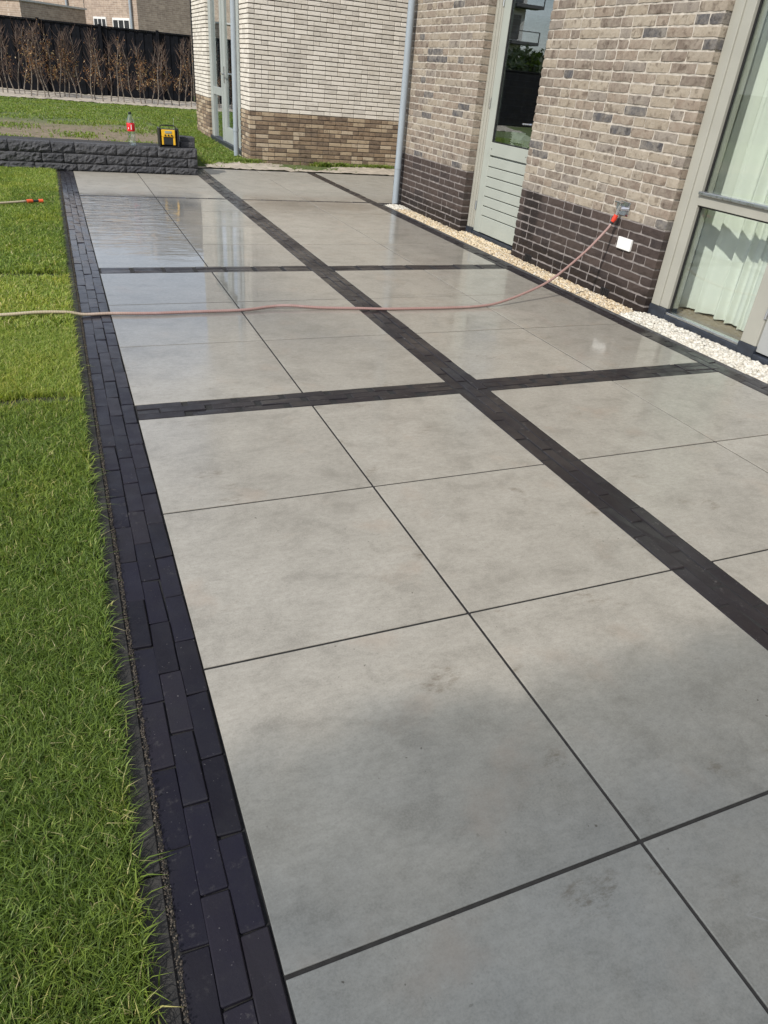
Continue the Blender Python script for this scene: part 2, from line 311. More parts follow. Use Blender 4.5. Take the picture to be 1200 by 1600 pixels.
# ------------------------------------------------------------------ mesh helpers (all coordinates in tile units, scaled by S)
ORG = {}
class MB:
    def __init__(s): s.v = []; s.f = []; s.r = []; s.t = []
    def add(s, vs, fs, r=None):
        b = len(s.v); s.v += [tuple(map(float, v)) for v in vs]; s.f += [tuple(i+b for i in f) for f in fs]
        s.r += [random.random() if r is None else r]*len(vs); return s
    def box(s, a, b, ch=0., r=None):
        x0, y0, z0 = a; x1, y1, z1 = b
        if ch <= 0:
            vs = [(x, y, z) for z in (z0, z1) for y in (y0, y1) for x in (x0, x1)]
            return s.add(vs, [(0, 2, 3, 1), (4, 5, 7, 6), (0, 1, 5, 4), (2, 6, 7, 3), (0, 4, 6, 2), (1, 3, 7, 5)], r)
        vs, fs = chbox(x0, x1, y0, y1, z0, z1, ch); return s.add(vs, fs, r)
    def cyl(s, p, q, r0, r1=None, n=12, caps=True):
        r1 = r0 if r1 is None else r1; p = Vector(p); q = Vector(q); d = (q-p).normalized()
        a = d.orthogonal().normalized(); b = d.cross(a); vs = []
        for c, rr in ((p, r0), (q, r1)):
            for i in range(n):
                t = 2*math.pi*i/n; vs.append(c+a*math.cos(t)*rr+b*math.sin(t)*rr)
        fs = [(i, (i+1) % n, n+(i+1) % n, n+i) for i in range(n)]
        if caps: fs += [tuple(range(n-1, -1, -1)), tuple(range(n, 2*n))]
        return s.add(vs, fs)
    def tube(s, pts, r, n=10):
        pts = [Vector(p) for p in pts]; vs = []; up = Vector((0, 0, 1)); N = len(pts)
        for k, p in enumerate(pts):
            d = (pts[min(k+1, N-1)]-pts[max(k-1, 0)]).normalized()
            a = d.cross(up); a = a.normalized() if a.length > 1e-3 else Vector((1, 0, 0)); b = a.cross(d)
            rr = r[k] if isinstance(r, (list, tuple)) else r
            for i in range(n):
                t = 2*math.pi*i/n; vs.append(p+a*math.cos(t)*rr+b*math.sin(t)*rr)
        fs = [(k*n+i, k*n+(i+1) % n, (k+1)*n+(i+1) % n, (k+1)*n+i) for k in range(N-1) for i in range(n)]
        fs += [tuple(range(n-1, -1, -1)), tuple(range((N-1)*n, N*n))]
        return s.add(vs, fs)
    def lathe(s, c, prof, n=24):
        vs = []
        for rr, z in prof:
            for i in range(n):
                t = 2*math.pi*i/n; vs.append((c[0]+rr*math.cos(t), c[1]+rr*math.sin(t), c[2]+z))
        fs = [(k*n+i, k*n+(i+1) % n, (k+1)*n+(i+1) % n, (k+1)*n+i) for k in range(len(prof)-1) for i in range(n)]
        return s.add(vs, fs)
def chbox(x0, x1, y0, y1, z0, z1, c, jit=0., rnd=random):
    """chamfered box, 24 vertices"""
    vs = []; ix = {}
    X = (x0, x1); Y = (y0, y1); Z = (z0, z1); sx = (1, -1)
    for i in (0, 1):
        for j in (0, 1):
            for k in (0, 1):
                jx, jy, jz = ((rnd.random()-.5)*jit for _ in range(3))
                for ax in range(3):
                    o = [c*sx[i], c*sx[j], c*sx[k]]; o[ax] = 0
                    ix[i, j, k, ax] = len(vs); vs.append((X[i]+o[0]+jx, Y[j]+o[1]+jy, Z[k]+o[2]+jz))
    fs = []
    for ax in range(3):
        for s_ in (0, 1):
            u, w = [a for a in range(3) if a != ax]; q = []
            for (a, b) in ((0, 0), (1, 0), (1, 1), (0, 1)):
                t = [0, 0, 0]; t[ax] = s_; t[u] = a; t[w] = b; q.append(ix[t[0], t[1], t[2], ax])
            fl = (ax == 1); 
            if (s_ == 0) != fl: q = q[::-1]
            fs.append(tuple(q))
    for ax in range(3):                                    # edges parallel to ax
        u, w = [a for a in range(3) if a != ax]
        for a in (0, 1):
            for b in (0, 1):
                t0 = [0, 0, 0]; t1 = [0, 0, 0]; t0[u] = t1[u] = a; t0[w] = t1[w] = b; t1[ax] = 1
                q = [ix[(*t0, u)], ix[(*t0, w)], ix[(*t1, w)], ix[(*t1, u)]]
                fs.append(tuple(q))
    for i in (0, 1):
        for j in (0, 1):
            for k in (0, 1): fs.append((ix[i, j, k, 0], ix[i, j, k, 1], ix[i, j, k, 2]))
    # make windings consistent outward
    cx, cy, cz = (x0+x1)/2, (y0+y1)/2, (z0+z1)/2; out = []
    for f in fs:
        p = [Vector(vs[i]) for i in f[:3]]; nrm = (p[1]-p[0]).cross(p[2]-p[0]); ctr = sum((Vector(vs[i]) for i in f), Vector())/len(f)-Vector((cx, cy, cz))
        out.append(f if nrm.dot(ctr) > 0 else f[::-1])
    return vs, out
def mesh_of(name, mb, mat, org=(0, 0, 0), rnd=False, smooth=False):
    me = bpy.data.meshes.new(name)
    me.from_pydata([((v[0]-org[0])*S, (v[1]-org[1])*S, (v[2]-org[2])*S) for v in mb.v], [], mb.f)
    me.materials.append(mat)
    if rnd: me.attributes.new('rnd', 'FLOAT', 'POINT').data.foreach_set('value', np.array(mb.r, dtype=np.float32))
    if smooth: me.polygons.foreach_set('use_smooth', [True]*len(me.polygons))
    return me
def link(name, data, org, parent):
    o = bpy.data.objects.new(name, data); COL.objects.link(o); ORG[o.name] = tuple(org)
    if parent is not None:
        po = ORG[parent.name]; o.parent = parent; o.location = [(org[i]-po[i])*S for i in range(3)]
    else: o.location = [c*S for c in org]
    return o
def mk(name, mb, mat, parent=None, org=None, rnd=False, smooth=False):
    org = org or (ORG[parent.name] if parent else (0, 0, 0))
    return link(name, mesh_of(name, mb, mat, org, rnd, smooth), org, parent)
def empty(name, org): return link(name, None, org, None)
def tag(o, label=None, cat=None, group=None, kind=None):
    for k, v in (('label', label), ('category', cat), ('group', group), ('kind', kind)):
        if v: o[k] = v
    return o
def raw_mesh(name, V, Fq, mat, rnd=None, tip=None, tri=True):
    """numpy arrays already in metres"""
    me = bpy.data.meshes.new(name); k = Fq.shape[1]
    me.vertices.add(len(V)); me.vertices.foreach_set('co', V.astype(np.float32).ravel())
    me.loops.add(Fq.size); me.loops.foreach_set('vertex_index', Fq.astype(np.int32).ravel())
    me.polygons.add(len(Fq)); me.polygons.foreach_set('loop_start', np.arange(0, Fq.size, k, dtype=np.int32))
    me.materials.append(mat); me.update(calc_edges=True)
    if rnd is not None: me.attributes.new('rnd', 'FLOAT', 'POINT').data.foreach_set('value', rnd.astype(np.float32))
    if tip is not None: me.attributes.new('tip', 'FLOAT', 'POINT').data.foreach_set('value', tip.astype(np.float32))
    return me

# ------------------------------------------------------------------ ground and far terrain
def sstep(a, b, x): t = np.clip((x-a)/(b-a), 0, 1); return t*t*(3-2*t)
def hgt(x, y):
    x = np.asarray(x, float); y = np.asarray(y, float)
    up = .38-(.38-.13)*sstep(10.3, 26, y)*1.0
    flat = .13*sstep(11, 26, y)
    k = sstep(1.98, 2.4, x+(0*y))
    h = up*(1-k)+flat*k
    return np.where(y < 10.36, -.06, np.where((y < 11.0) & (x > 1.96), -.06, h))
gx = np.unique(np.concatenate([np.linspace(-250, -14, 8), np.linspace(-14, 1.9, 34), [1.955, 1.965], np.linspace(2.0, 3.1, 20), np.linspace(3.4, 14, 10), np.linspace(16, 250, 8)]))
gy = np.unique(np.concatenate([np.linspace(-150, -6, 6), np.linspace(-5, 10.34, 8), [10.355, 10.37], np.linspace(10.5, 10.9, 3), [10.995, 11.005], np.linspace(11.2, 32, 50), np.linspace(34, 250, 10)]))
XX, YY = np.meshgrid(gx, gy); ZZ = hgt(XX, YY); ZZ = ZZ+np.where((YY > 11) & (YY < 33) & (np.abs(XX) < 15), rng.normal(0, .006, XX.shape), 0)
V = np.stack([XX, YY, ZZ], -1).reshape(-1, 3)*S; nx = len(gx); ny = len(gy)
ii = (np.arange(ny-1)[:, None]*nx+np.arange(nx-1)[None]).ravel()
g = link('ground', raw_mesh('ground', V, np.stack([ii, ii+1, ii+nx+1, ii+nx], 1), M['soil']), (0, 0, 0), None); tag(g, 'rough garden ground of brown soil with patchy grass behind the low wall', kind='structure')

# ------------------------------------------------------------------ patio tiles
JT = .0115
patio = empty('patio', (0, 0, 0)); tag(patio, 'patio of large light grey tiles, wet and shining in its far half', kind='structure')
mk('joint_bed', MB().box((-.0, -6.0, -.05), (4.25, 9.9, -.0045)).box((2.02, 9.9, -.05), (4.45, 10.9, -.0045)).box((4.45, 7.43, -.05), (9.5, 10.9, -.0045)), M['grout'], patio)
rowsY = [(-6, -5), (-5, -4), (-4, -3), (-3, -2), (-2, -1), (-1, .004), (.206, 1.21), (1.21, 2.21), (2.21, 3.214), (3.416, 4.42), (4.42, 5.42), (5.42, 6.42), (6.42, 7.424), (7.496, 8.50), (8.50, 9.50), (9.50, 10.50), (10.50, 10.824)]
cols = [(-.0045, 1), (1, 2.0045), (2.2325, 3.237), (3.237, 4.2545)]
TM = {}
def tile(x0, x1, y0, y1):
    w, h = round(x1-x0, 3), round(y1-y0, 3)
    if (w, h) not in TM:
        vs, fs = chbox(-w/2+JT/2, w/2-JT/2, -h/2+JT/2, h/2-JT/2, -.03, 0, .0012)
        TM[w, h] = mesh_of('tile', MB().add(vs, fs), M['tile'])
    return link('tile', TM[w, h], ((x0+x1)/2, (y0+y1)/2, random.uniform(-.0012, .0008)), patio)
for y0, y1 in rowsY:
    for x0, x1 in cols:
        if x0 < 2 and y0 > 9.6: continue
        b = min(y1, 9.86) if x0 < 2 else y1
        if b-y0 > .1: tile(x0, x1, y0, b)
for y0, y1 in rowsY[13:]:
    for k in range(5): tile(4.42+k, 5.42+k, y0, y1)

# ------------------------------------------------------------------ pavers
PV = []
for k in range(6):
    vs, fs = chbox(-.1258, .1258, -.0331, .0331, -.06, 0, .0035, .005)
    PV.append(MB().add(vs, fs))
PM = {}
def paver(parent, cx, cy, alongy, wet=False, wscale=1., cut=1.):
    k = random.randrange(6); key = (k, wet)
    if key not in PM: PM[key] = mesh_of('paver', PV[k], M['paver_wet'] if wet else M['paver'])
    o = link('paver', PM[key], (cx, cy, random.uniform(-.0035, .0025)), parent)
    o.rotation_euler = (random.uniform(-.02, .02), random.uniform(-.008, .008), (math.pi/2 if alongy else 0)+random.uniform(-.007, .007)+(math.pi if random.random() < .5 else 0))
    o.scale = (cut, wscale, 1); return o
border = empty('paver_border', (-.105, 0, 0)); tag(border, 'border of three rows of dark clay pavers between the lawn and the tiles', kind='structure')
mk('joint_bed', MB().box((-.2185, -6, -.06), (-.0005, 9.9, -.010)), M['grout'], border)
PL = .2585
for i, x in enumerate((-.174, -.107, -.039)):
    ph = (-2.612, -2.497, -2.617)[i]
    y = ph+PL/2-PL*12
    while y < 9.84:
        if y > -5: paver(border, x+random.uniform(-.0025, .0025), y, True)
        y += PL
bands = empty('paver_bands', (2.12, 3, 0)); tag(bands, 'dark brown paver bands crossing between the grey patio tiles', kind='structure')
bm_ = MB().box((2.0005, -6, -.06), (2.2365, 10.9, -.006)).box((4.2505, -6, -.06), (4.4075, 10.9, -.009))
for (a, b) in ((.0005, .2095), (3.2105, 3.4195), (7.4205, 7.4995)): bm_.box((0.0005, a, -.058), (1.9995, b, -.009)).box((2.237, a, -.058), (4.25, b, -.009))
bm_.box((4.45, 7.4205, -.058), (9.5, 7.4995, -.009)).box((2.02, 10.8205, -.058), (9.5, 10.9, -.009))
t_ = NT('sandy_joint'); c_ = t_.mix(t_.sm(t_.noise(t_.pos(), 7, 6, .7), .5, .66), (.022, .020, .019), (.22, .205, .185)); t_.set(Base_Color=c_, Roughness=.95); M['sandjoint'] = t_.m
mk('joint_bed', bm_, M['sandjoint'], bands)
far_pv = MB()
def stuff_paver(cx, cy, alongy, ws=1.):
    v = PV[random.randrange(6)]; r = random.random(); dz = random.uniform(-.002, .002)
    far_pv.add([((cx-p[1]*ws, cy+p[0], p[2]+dz) if alongy else (cx+p[0], cy+p[1]*ws, p[2]+dz)) for p in v.v], v.f, r)
for i, x in enumerate((2.040, 2.1185, 2.197)):
    y = -5+.11*i
    while y < 10.8:
        (paver(bands, x+random.uniform(-.003, .003), y, True, True, 1.12) if y < 4.6 else stuff_paver(x, y, True, 1.13)); y += PL+.002
for i, yy in enumerate((.037, .105, .173)):
    for a, b in ((0, 2), (2.237, 4.25)):
        x = a+.135
        n = int((b-a)/.259); 
        for k in range(n):
            paver(bands, a+.13+k*((b-a-.26)/(n-1)) if i != 1 or k == n-1 else a+.255+k*((b-a-.26)/(n-1)) if k < n-1 else 0, yy, False, True)
        if i == 1: paver(bands, a+.063, yy, False, True, 1., .47)
for yy in (3.247, 3.315, 3.383):
    for a, b in ((0, 2), (2.237, 4.25)):
        for k in range(7): stuff_paver(a+.14+k*((b-a-.28)/6), yy, False)
for a, b in ((0, 2), (2.237, 4.25), (4.42, 9.4)):
    n = int((b-a)/.262)
    for k in range(n): stuff_paver(a+.13+k*(b-a-.26)/(n-1), 7.46, False)
for k in range(28): stuff_paver(2.15+k*.2605, 10.86, False)
for i, x in enumerate((4.289, 4.367)):
    y = -4.5+.12*i
    while y < 10.8:
        (paver(bands, x+random.uniform(-.003, .003), y, True, True, 1.14) if y < 3.4 else stuff_paver(x, y, True, 1.14)); y += PL+.002
o = mk('paver_row', far_pv, paver_material('far_clay_paver', 'a', True), bands, rnd=True); o['kind'] = 'stuff'

edging = empty('edging', (4.43, 0, 0)); tag(edging, 'thin grey concrete edging between the paver strip and the gravel', kind='structure')
yk = -5.1
while yk < 7.4:
    y1 = min(yk+1.25, 7.42); vs, fs = chbox(4.409, 4.452, yk, y1, -.2, .002+random.uniform(-.003, .003), .005, .003)
    mk('kerb_stone', MB().add(vs, fs), M['edging'], edging, org=(4.43, (yk+y1)/2, 0)); yk = y1+.004
# kerb along the lawn
kerb = empty('kerb', (-.24, 0, 0)); tag(kerb, 'narrow dark concrete edging between the lawn and the paver border', kind='structure')
yk = -5.16
while yk < 9.85:
    y1 = min(yk+1.248, 9.86); vs, fs = chbox(-.292+random.uniform(-.003, .003), -.219, yk, y1, -.2, -.004+random.uniform(-.004, .002), .006, .004)
    mk('kerb_stone', MB().add(vs, fs), M['kerb'], kerb, org=(-.255, (yk+y1)/2, 0)); yk = y1+.004
# ------------------------------------------------------------------ lawn
def blades(xy, z, hmin, hmax, wmin, wmax, lean, rnd=None, nseg=2):
    n = len(xy); a = rng.uniform(0, 2*np.pi, n); h = rng.uniform(hmin, hmax, n); w = rng.uniform(wmin, wmax, n); ln = rng.normal(lean, lean*.5, n)*h
    ca, sa = np.cos(a), np.sin(a); f = a+rng.uniform(-1.3, 1.3, n); px, py = -np.sin(f), np.cos(f)
    base = np.stack([xy[:, 0], xy[:, 1], z], 1); r = rng.random(n) if rnd is None else rnd
    P = np.stack([px, py, np.zeros(n)], 1)*w[:, None]/2; D = np.stack([ca, sa, np.zeros(n)], 1)
    mid = base+D*(ln*.35)[:, None]+np.stack([0*h, 0*h, h*.6], 1); tip = base+D*ln[:, None]+np.stack([0*h, 0*h, h*np.clip(1-.25*np.abs(ln/h), .3, 1)], 1)
    V = np.stack([base-P, base+P, mid+P*.8, mid-P*.8, tip], 1).reshape(-1, 3); k = np.arange(n)*5
    F = np.concatenate([np.stack([k, k+1, k+2], 1), np.stack([k, k+2, k+3], 1), np.stack([k+3, k+2, k+4], 1)])
    T = np.tile(np.array([0, 0, .6, .6, 1.]), n)
    return V, F, np.repeat(r, 5), T
def merge(parts):
    V = []; F = []; Rr = []; T = []; b = 0
    for v, f, r, t in parts: V.append(v); F.append(f+b); Rr.append(r); T.append(t); b += len(v)
    return np.concatenate(V), np.concatenate(F), np.concatenate(Rr), np.concatenate(T)
ls = MB().box((-6, -6, -.055), (-.293, 9.86, -.006)); o = mk('lawn_soil', ls, M['lawn_soil']); tag(o, 'dark topsoil under the short green lawn', kind='structure')
def sod_rnd(x, y, n):
    r = rng.random(n)*np.where(y < -.9, .54, .62)
    # turf rolls laid in strips of slightly different tone; the near end is darker
    tone = np.select([y < -1.7, y < .35, y < 1.75, y < 3.15, y < 5.2, y < 7.6], [.0, .04, .30, .36, .04, .12], .2)+.10*(np.sin(np.floor((x+.3)/.55)*2.7+np.floor(y/1.6)*1.9))*(y > 3)
    yell = rng.random(n) < .05
    return np.where(yell, .93+.07*rng.random(n), np.clip(r+tone, 0, .92))
parts = []
for (x0, x1, y0, y1, dens, h0, h1, w0, w1) in ((-1.35, -.285, -4.2, -1.4, 95000, .016, .046, .0014, .0028), (-1.5, -.285, -1.4, 1.6, 48000, .018, .046, .0020, .0038), (-2.2, -.285, 1.6, 9.84, 13000, .024, .052, .0045, .0085), (-6, -1.35, -5.8, 1.6, 1500, .03, .055, .005, .01), (-6, -2.2, 1.6, 9.84, 1600, .03, .055, .006, .012)):
    n = int((x1-x0)*(y1-y0)*S*S*dens); x = rng.uniform(x0, x1, n); y = rng.uniform(y0, y1, n)
    seam = (np.abs(y-.35-.02*np.sin(x*9)) < .055) | (np.abs(y-3.15-.02*np.sin(x*6)) < .07) | (np.abs(y-1.75-.01*np.sin(x*7)) < .012) | (np.abs(y+1.7) < .006)
    keep = ~(seam & (rng.random(n) < .93)); x, y = x[keep], y[keep]
    hs = 1.0
    v, f, r, t = blades(np.stack([x, y], 1)*S, np.full(len(x), -.006*S)+rng.uniform(-.002, .004, len(x)), h0*S*1.25, h1*S*1.25, w0, w1, .75, sod_rnd(x, y, len(x)))
    parts.append((v, f, r, t))
# longer fringe hanging over the kerb
n = 9000; y = rng.uniform(-4.2, 9.8, n); x = -.290+rng.normal(0, .012, n)
v, f, r, t = blades(np.stack([x, y], 1)*S, np.full(n, -.004), .02, .045, .0022, .0045, 1.1, sod_rnd(x, y, n)); parts.append((v, f, r, t))
V, F, Rr, T = merge(parts)
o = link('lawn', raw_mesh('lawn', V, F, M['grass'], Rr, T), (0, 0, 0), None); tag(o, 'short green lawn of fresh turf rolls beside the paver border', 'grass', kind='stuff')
# rough grass behind the wall
def dens_up(x, y):
    d = np.clip(.02+.62*sstep(12.6, 18.5, y+1.8*np.sin(x*1.7+y*.8))+.42*np.sin(x*3.1+1)*np.sin(y*2.3), .015, 1)*np.where(y > 19, .8, .75)
    right = (x > 2.05); d = np.where(right & (y > 11.9-.3*np.sin(x*7)), np.maximum(d, .95), d)
    d = np.where((x > 3.3) & (y < 12.1), .0, d); d = np.where((y > 25.9), .02, d); d = np.where((y < 11.55) & (x > 2.05), .02, d)
    return np.where((x > 2.0) & (y < 10.95), 0, d)
n = 150000; x = rng.uniform(-4.5, 5.6, n); y = 10.5+(rng.random(n)**1.35)*16; k = (rng.random(n) < dens_up(x, y)) & ~((x > 3.38) & (y > 12) & (y < 18.3)); x, y = x[k], y[k]
v, f, r, t = blades(np.stack([x, y], 1)*S, hgt(x, y)*S-.004, .02, .055, .010, .024, 1.0)
k2 = 19000; x = rng.uniform(2.03, 3.36, k2); y = rng.uniform(11.25, 18, k2); kk = y > 11.3+.35*sstep(2.2, 3.0, x)+.1*np.sin(x*17); x, y = x[kk], y[kk]
v2, f2, r2, t2 = blades(np.stack([x, y], 1)*S, hgt(x, y)*S-.004, .02, .075, .012, .03, 1.0)
xs = []; 
for cx, cy, s_ in ((4.95, 11.85, .12), (5.9, 11.82, .22), (6.25, 11.86, .16), (5.35, 11.9, .08), (3.38, 11.82, .10), (3.1, 11.9, .2), (7.3, 11.8, .2)):
    k3 = 420; xs.append(np.stack([rng.normal(cx, s_, k3), cy+np.abs(rng.normal(0, .05, k3))*-1+.08], 1))
xs = np.concatenate(xs); v3, f3, r3, t3 = blades(xs*S, hgt(xs[:, 0], xs[:, 1])*S, .03, .10, .008, .02, .9)
V, F, Rr, T = merge([(v, f, r, t), (v2, f2, r2, t2), (v3, f3, r3, t3)])
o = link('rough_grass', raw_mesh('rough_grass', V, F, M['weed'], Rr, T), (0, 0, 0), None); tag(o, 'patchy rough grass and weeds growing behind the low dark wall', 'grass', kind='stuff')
# pale sand strip in front of the far house and under the hedge
def strip(name, x0, x1, y0, y1, z, label, amp=.02, nxx=60, nyy=10):
    X, Y = np.meshgrid(np.linspace(x0, x1, nxx), np.linspace(y0, y1, nyy)); Z = z(X, Y)+rng.normal(0, amp, X.shape)
    Y = Y+np.where((Y == Y.max()) | (Y == Y.min()), rng.normal(0, amp*1.5, X.shape), 0)
    V = np.stack([X, Y, Z], -1).reshape(-1, 3)*S; i_ = (np.arange(nyy-1)[:, None]*nxx+np.arange(nxx-1)[None]).ravel()
    me = raw_mesh(name, V, np.stack([i_, i_+1, i_+nxx+1, i_+nxx], 1), M['sand']); me.polygons.foreach_set('use_smooth', [True]*len(me.polygons))
    tag(link(name, me, (0, 0, 0), None), label, kind='structure')
strip('sand_strip', 2.03, 9.4, 10.915, 11.97, lambda X, Y: .012+.02*np.sin(X*2.2+1)*sstep(11, 11.5, Y)+.0*Y, 'pale sand strip between the patio and the far house wall', .006, 120, 12)
strip('sand_bed', -9, 5.5, 26.1, 31.1, lambda X, Y: .15+.10*np.exp(-((Y-28.3)/.7)**2)*(.6+.4*np.sin(X*2.6)), 'pale sandy planting bed along the foot of the black fence', .012, 150, 18)

# ------------------------------------------------------------------ gravel strip
_t = (1+5**.5)/2
ICO_V = np.array([(-1, _t, 0), (1, _t, 0), (-1, -_t, 0), (1, -_t, 0), (0, -1, _t), (0, 1, _t), (0, -1, -_t), (0, 1, -_t), (_t, 0, -1), (_t, 0, 1), (-_t, 0, -1), (-_t, 0, 1)])/1.9
ICO_F = np.array([(0, 11, 5), (0, 5, 1), (0, 1, 7), (0, 7, 10), (0, 10, 11), (1, 5, 9), (5, 11, 4), (11, 10, 2), (10, 7, 6), (7, 1, 8), (3, 9, 4), (3, 4, 2), (3, 2, 6), (3, 6, 8), (3, 8, 9), (4, 9, 5), (2, 4, 11), (6, 2, 10), (8, 6, 7), (9, 8, 1)])
def gravel(name, x0, x1, y0, y1, n, r0, r1, z0, mat, label, xfun=None):
    x = rng.uniform(x0, x1, n); y = rng.uniform(y0, y1, n); u = (x-x0)/(x1-x0)
    z = z0+.018*np.sin(np.pi*np.clip(u, 0, 1))+rng.uniform(-.01, .012, n); r = rng.uniform(r0, r1, n)
    V = ICO_V[None]*(1+rng.uniform(-.28, .28, (n, 12, 1))); V = V*np.stack([rng.uniform(.7, 1.35, n), rng.uniform(.7, 1.3, n), rng.uniform(.55, .95, n)], 1)[:, None]
    a = rng.uniform(0, 6.28, n); c, s_ = np.cos(a)[:, None], np.sin(a)[:, None]
    V = np.stack([V[..., 0]*c-V[..., 1]*s_, V[..., 0]*s_+V[..., 1]*c, V[..., 2]], -1)*r[:, None, None]+np.stack([x, y, z], 1)[:, None]
    F = ICO_F[None]+(np.arange(n)*12)[:, None, None]
    o = link(name, raw_mesh(name, V.reshape(-1, 3)*S, F.reshape(-1, 3), mat, np.repeat(rng.random(n), 12)), (0, 0, 0), None); tag(o, label, 'gravel', kind='stuff')
gb = MB().box((4.4525, -6, -.12), (4.96, 7.42, -.055)); o = mk('gravel_bed', gb, M['brownsand']); tag(o, 'sunken bed filled with gravel along the house wall', kind='structure')
gravel('yellow_gravel', 4.463, 4.815, 1.50, 7.05, 11000, .010, .0175, -.046, M['gravel_y'], 'yellowish split gravel along the foot of the brick wall')
gravel('white_gravel', 4.468, 4.86, -2.2, 1.53, 6500, .012, .022, -.034, M['gravel_w'], 'bright white pebbles below the large window')
gravel('door_gravel', 4.80, 4.925, 4.06, 5.40, 950, .010, .017, -.046, M['gravel_y'], 'yellowish split gravel filling the recess at the foot of the garden door')
gravel('corner_gravel', 4.465, 4.80, 7.02, 7.40, 700, .010, .02, -.034, M['gravel_w'], 'small patch of white pebbles around the foot of the downpipe at the house corner')

M['grit'] = gravel_mat('brown_grit', [(0, (.045, .036, .028)), (.5, (.075, .06, .045)), (.8, (.030, .025, .020)), (1, (.16, .135, .10))])
gravel('joint_grit', -.2205, -.2050, -4.2, 9.6, 11000, .0012, .0034, -.013, M['grit'], 'line of brown sandy grit between the dark kerb and the paver border')
# ------------------------------------------------------------------ retaining wall
def rough_block(w, h, d, seed):
    rr = random.Random(seed); nx_, nz_ = max(5, int(w/.034)), max(4, int(h/.026)); vs = []; fs = []
    for j in range(nz_+1):
        for i in range(nx_+1):
            ex = i in (0, nx_); ez = j in (0, nz_)
            b = .0 if (ex or ez) else .014+.009*math.sin(i*.9+seed)*math.sin(j*1.3+seed)+rr.uniform(-.009, .011)
            vs.append((-w/2+w*i/nx_+(0 if ex else rr.uniform(-.006, .006)), -b+(.012 if (ex and ez) else rr.uniform(0, .006)), h*j/nz_+(rr.uniform(-.005, .002) if j == nz_ else 0 if ez else rr.uniform(-.006, .006))))
    for j in range(nz_):
        for i in range(nx_): a = j*(nx_+1)+i; fs.append((a, a+1, a+nx_+2, a+nx_+1))
    b = len(vs); top = [nz_*(nx_+1)+i for i in range(nx_+1)]; bot = list(range(nx_+1))
    vs += [(-w/2, d, 0), (w/2, d, 0), (w/2, d, h), (-w/2, d, h)]
    lf = [j*(nx_+1) for j in range(nz_+1)]; rt = [j*(nx_+1)+nx_ for j in range(nz_+1)]
    fs += [tuple(top+[b+2, b+3]), tuple(bot[::-1]+[b, b+1]), tuple(lf[::-1][::1][::-1][::-1]+[b, b+3]), tuple(rt+[b+2, b+1]), (b+1, b, b+3, b+2)]
    return MB().add(vs, fs)
rw = empty('retaining_wall', (.0, 9.87, 0)); tag(rw, 'low dark grey wall of rough split concrete blocks at the end of the patio', 'wall')
ends = {0: (-7., [2.01]), 1: (-7, [2.01]), 2: (-7, [2.01])}
courses = [(0., .110, [2.01, 1.46, .83, .07, -.56, -1.2, -1.86, -2.5, -3.2, -3.85, -4.5, -5.1, -5.8]), (.114, .139, [2.01, 1.84, 1.187, .531, -.115, -.439, -1.05, -1.7, -2.35, -3.0, -3.7, -4.3, -5.0, -5.8]), (.258, .152, [2.01, 1.354, .703, .067, -.287, -.901, -1.55, -2.2, -2.85, -3.5, -4.2, -4.8, -5.8])]
for z, h, js in courses:
    for i in range(len(js)-1):
        a, b = js[i+1]+.006, js[i]-.004; w = b-a
        mb = rough_block(w, h-.004, .22, int(1000*a)+i); dy = random.uniform(-.006, .010)
        o = link('block', mesh_of('block', mb, M['block']), ((a+b)/2, 9.885+dy, z), rw); o.rotation_euler.z = random.uniform(-.006, .006)
# return leg at its right end and dark backing
for z, h, js in courses:
    for k, (a, b) in enumerate(((10.12, 10.55), (10.56, 10.98))):
        if z > .25 and k == 1: continue
        mb = rough_block(b-a, h-.004, .2, int(a*77)+k); o = link('block', mesh_of('block', mb, M['block']), (1.995, (a+b)/2, z), rw); o.rotation_euler.z = math.pi/2
mk('capping_slab', MB().box((-5.8, 10.125, .2), (1.79, 10.5, .405), .006), M['kerb'], rw)
vs, fs = chbox(1.76, 2.0, 10.02, 10.36, .413, .49, .006, .006); vs2, fs2 = chbox(1.775, 2.01, 10.06, 10.33, .492, .565, .006, .006)
o = mk('concrete_block', MB().add(vs, fs), M['block'], org=(1.88, 10.2, .413)); tag(o, 'lower loose dark concrete block on the wall end right of the radio', 'block', 'loose blocks on the wall end')
o = mk('concrete_block', MB().add(vs2, fs2), M['block'], org=(1.89, 10.2, .492)); tag(o, 'upper loose dark concrete block topping the pair right of the radio', 'block', 'loose blocks on the wall end')

# ------------------------------------------------------------------ bottle and radio on the wall
bx, by, bz = .972, 9.975, .412
bt = empty('bottle', (bx, by, bz)); tag(bt, 'clear plastic drink bottle with red label standing on the dark wall', 'bottle')
mk('body', MB().lathe((bx, by, bz), [(.0, .008), (.03, .004), (.055, .0), (.064, .02), (.060, .05), (.056, .09), (.060, .13), (.062, .20), (.062, .33), (.055, .37), (.035, .41), (.021, .44), (.020, .452)]), M['bottle'], bt, smooth=True)
lb = mk('label_band', MB().lathe((bx, by, bz), [(.0625, .205), (.0635, .207), (.0635, .322), (.0625, .324)]), M['label_red'], bt, smooth=True)
q = MB()
ax = math.atan2(CAM[1]-by, CAM[0]-bx)
def on_lab(t, z, r=.0645): return (bx+r*math.cos(ax+t), by+r*math.sin(ax+t), bz+z)
for (t0, z0, t1, z1, t2, z2, t3, z3) in ((-.05, .225, .16, .235, .20, .30, .02, .305), (-.95, .215, .9, .207, .9, .216, -.95, .226), (-.95, .312, .9, .312, .9, .320, -.95, .320), (-.75, .24, -.55, .235, -.5, .26, -.7, .262)):
    q.add([on_lab(t0, z0), on_lab(t1, z1), on_lab(t2, z2), on_lab(t3, z3)], [(0, 1, 2, 3)])
mk('label_print', q, M['label_white'], lb)
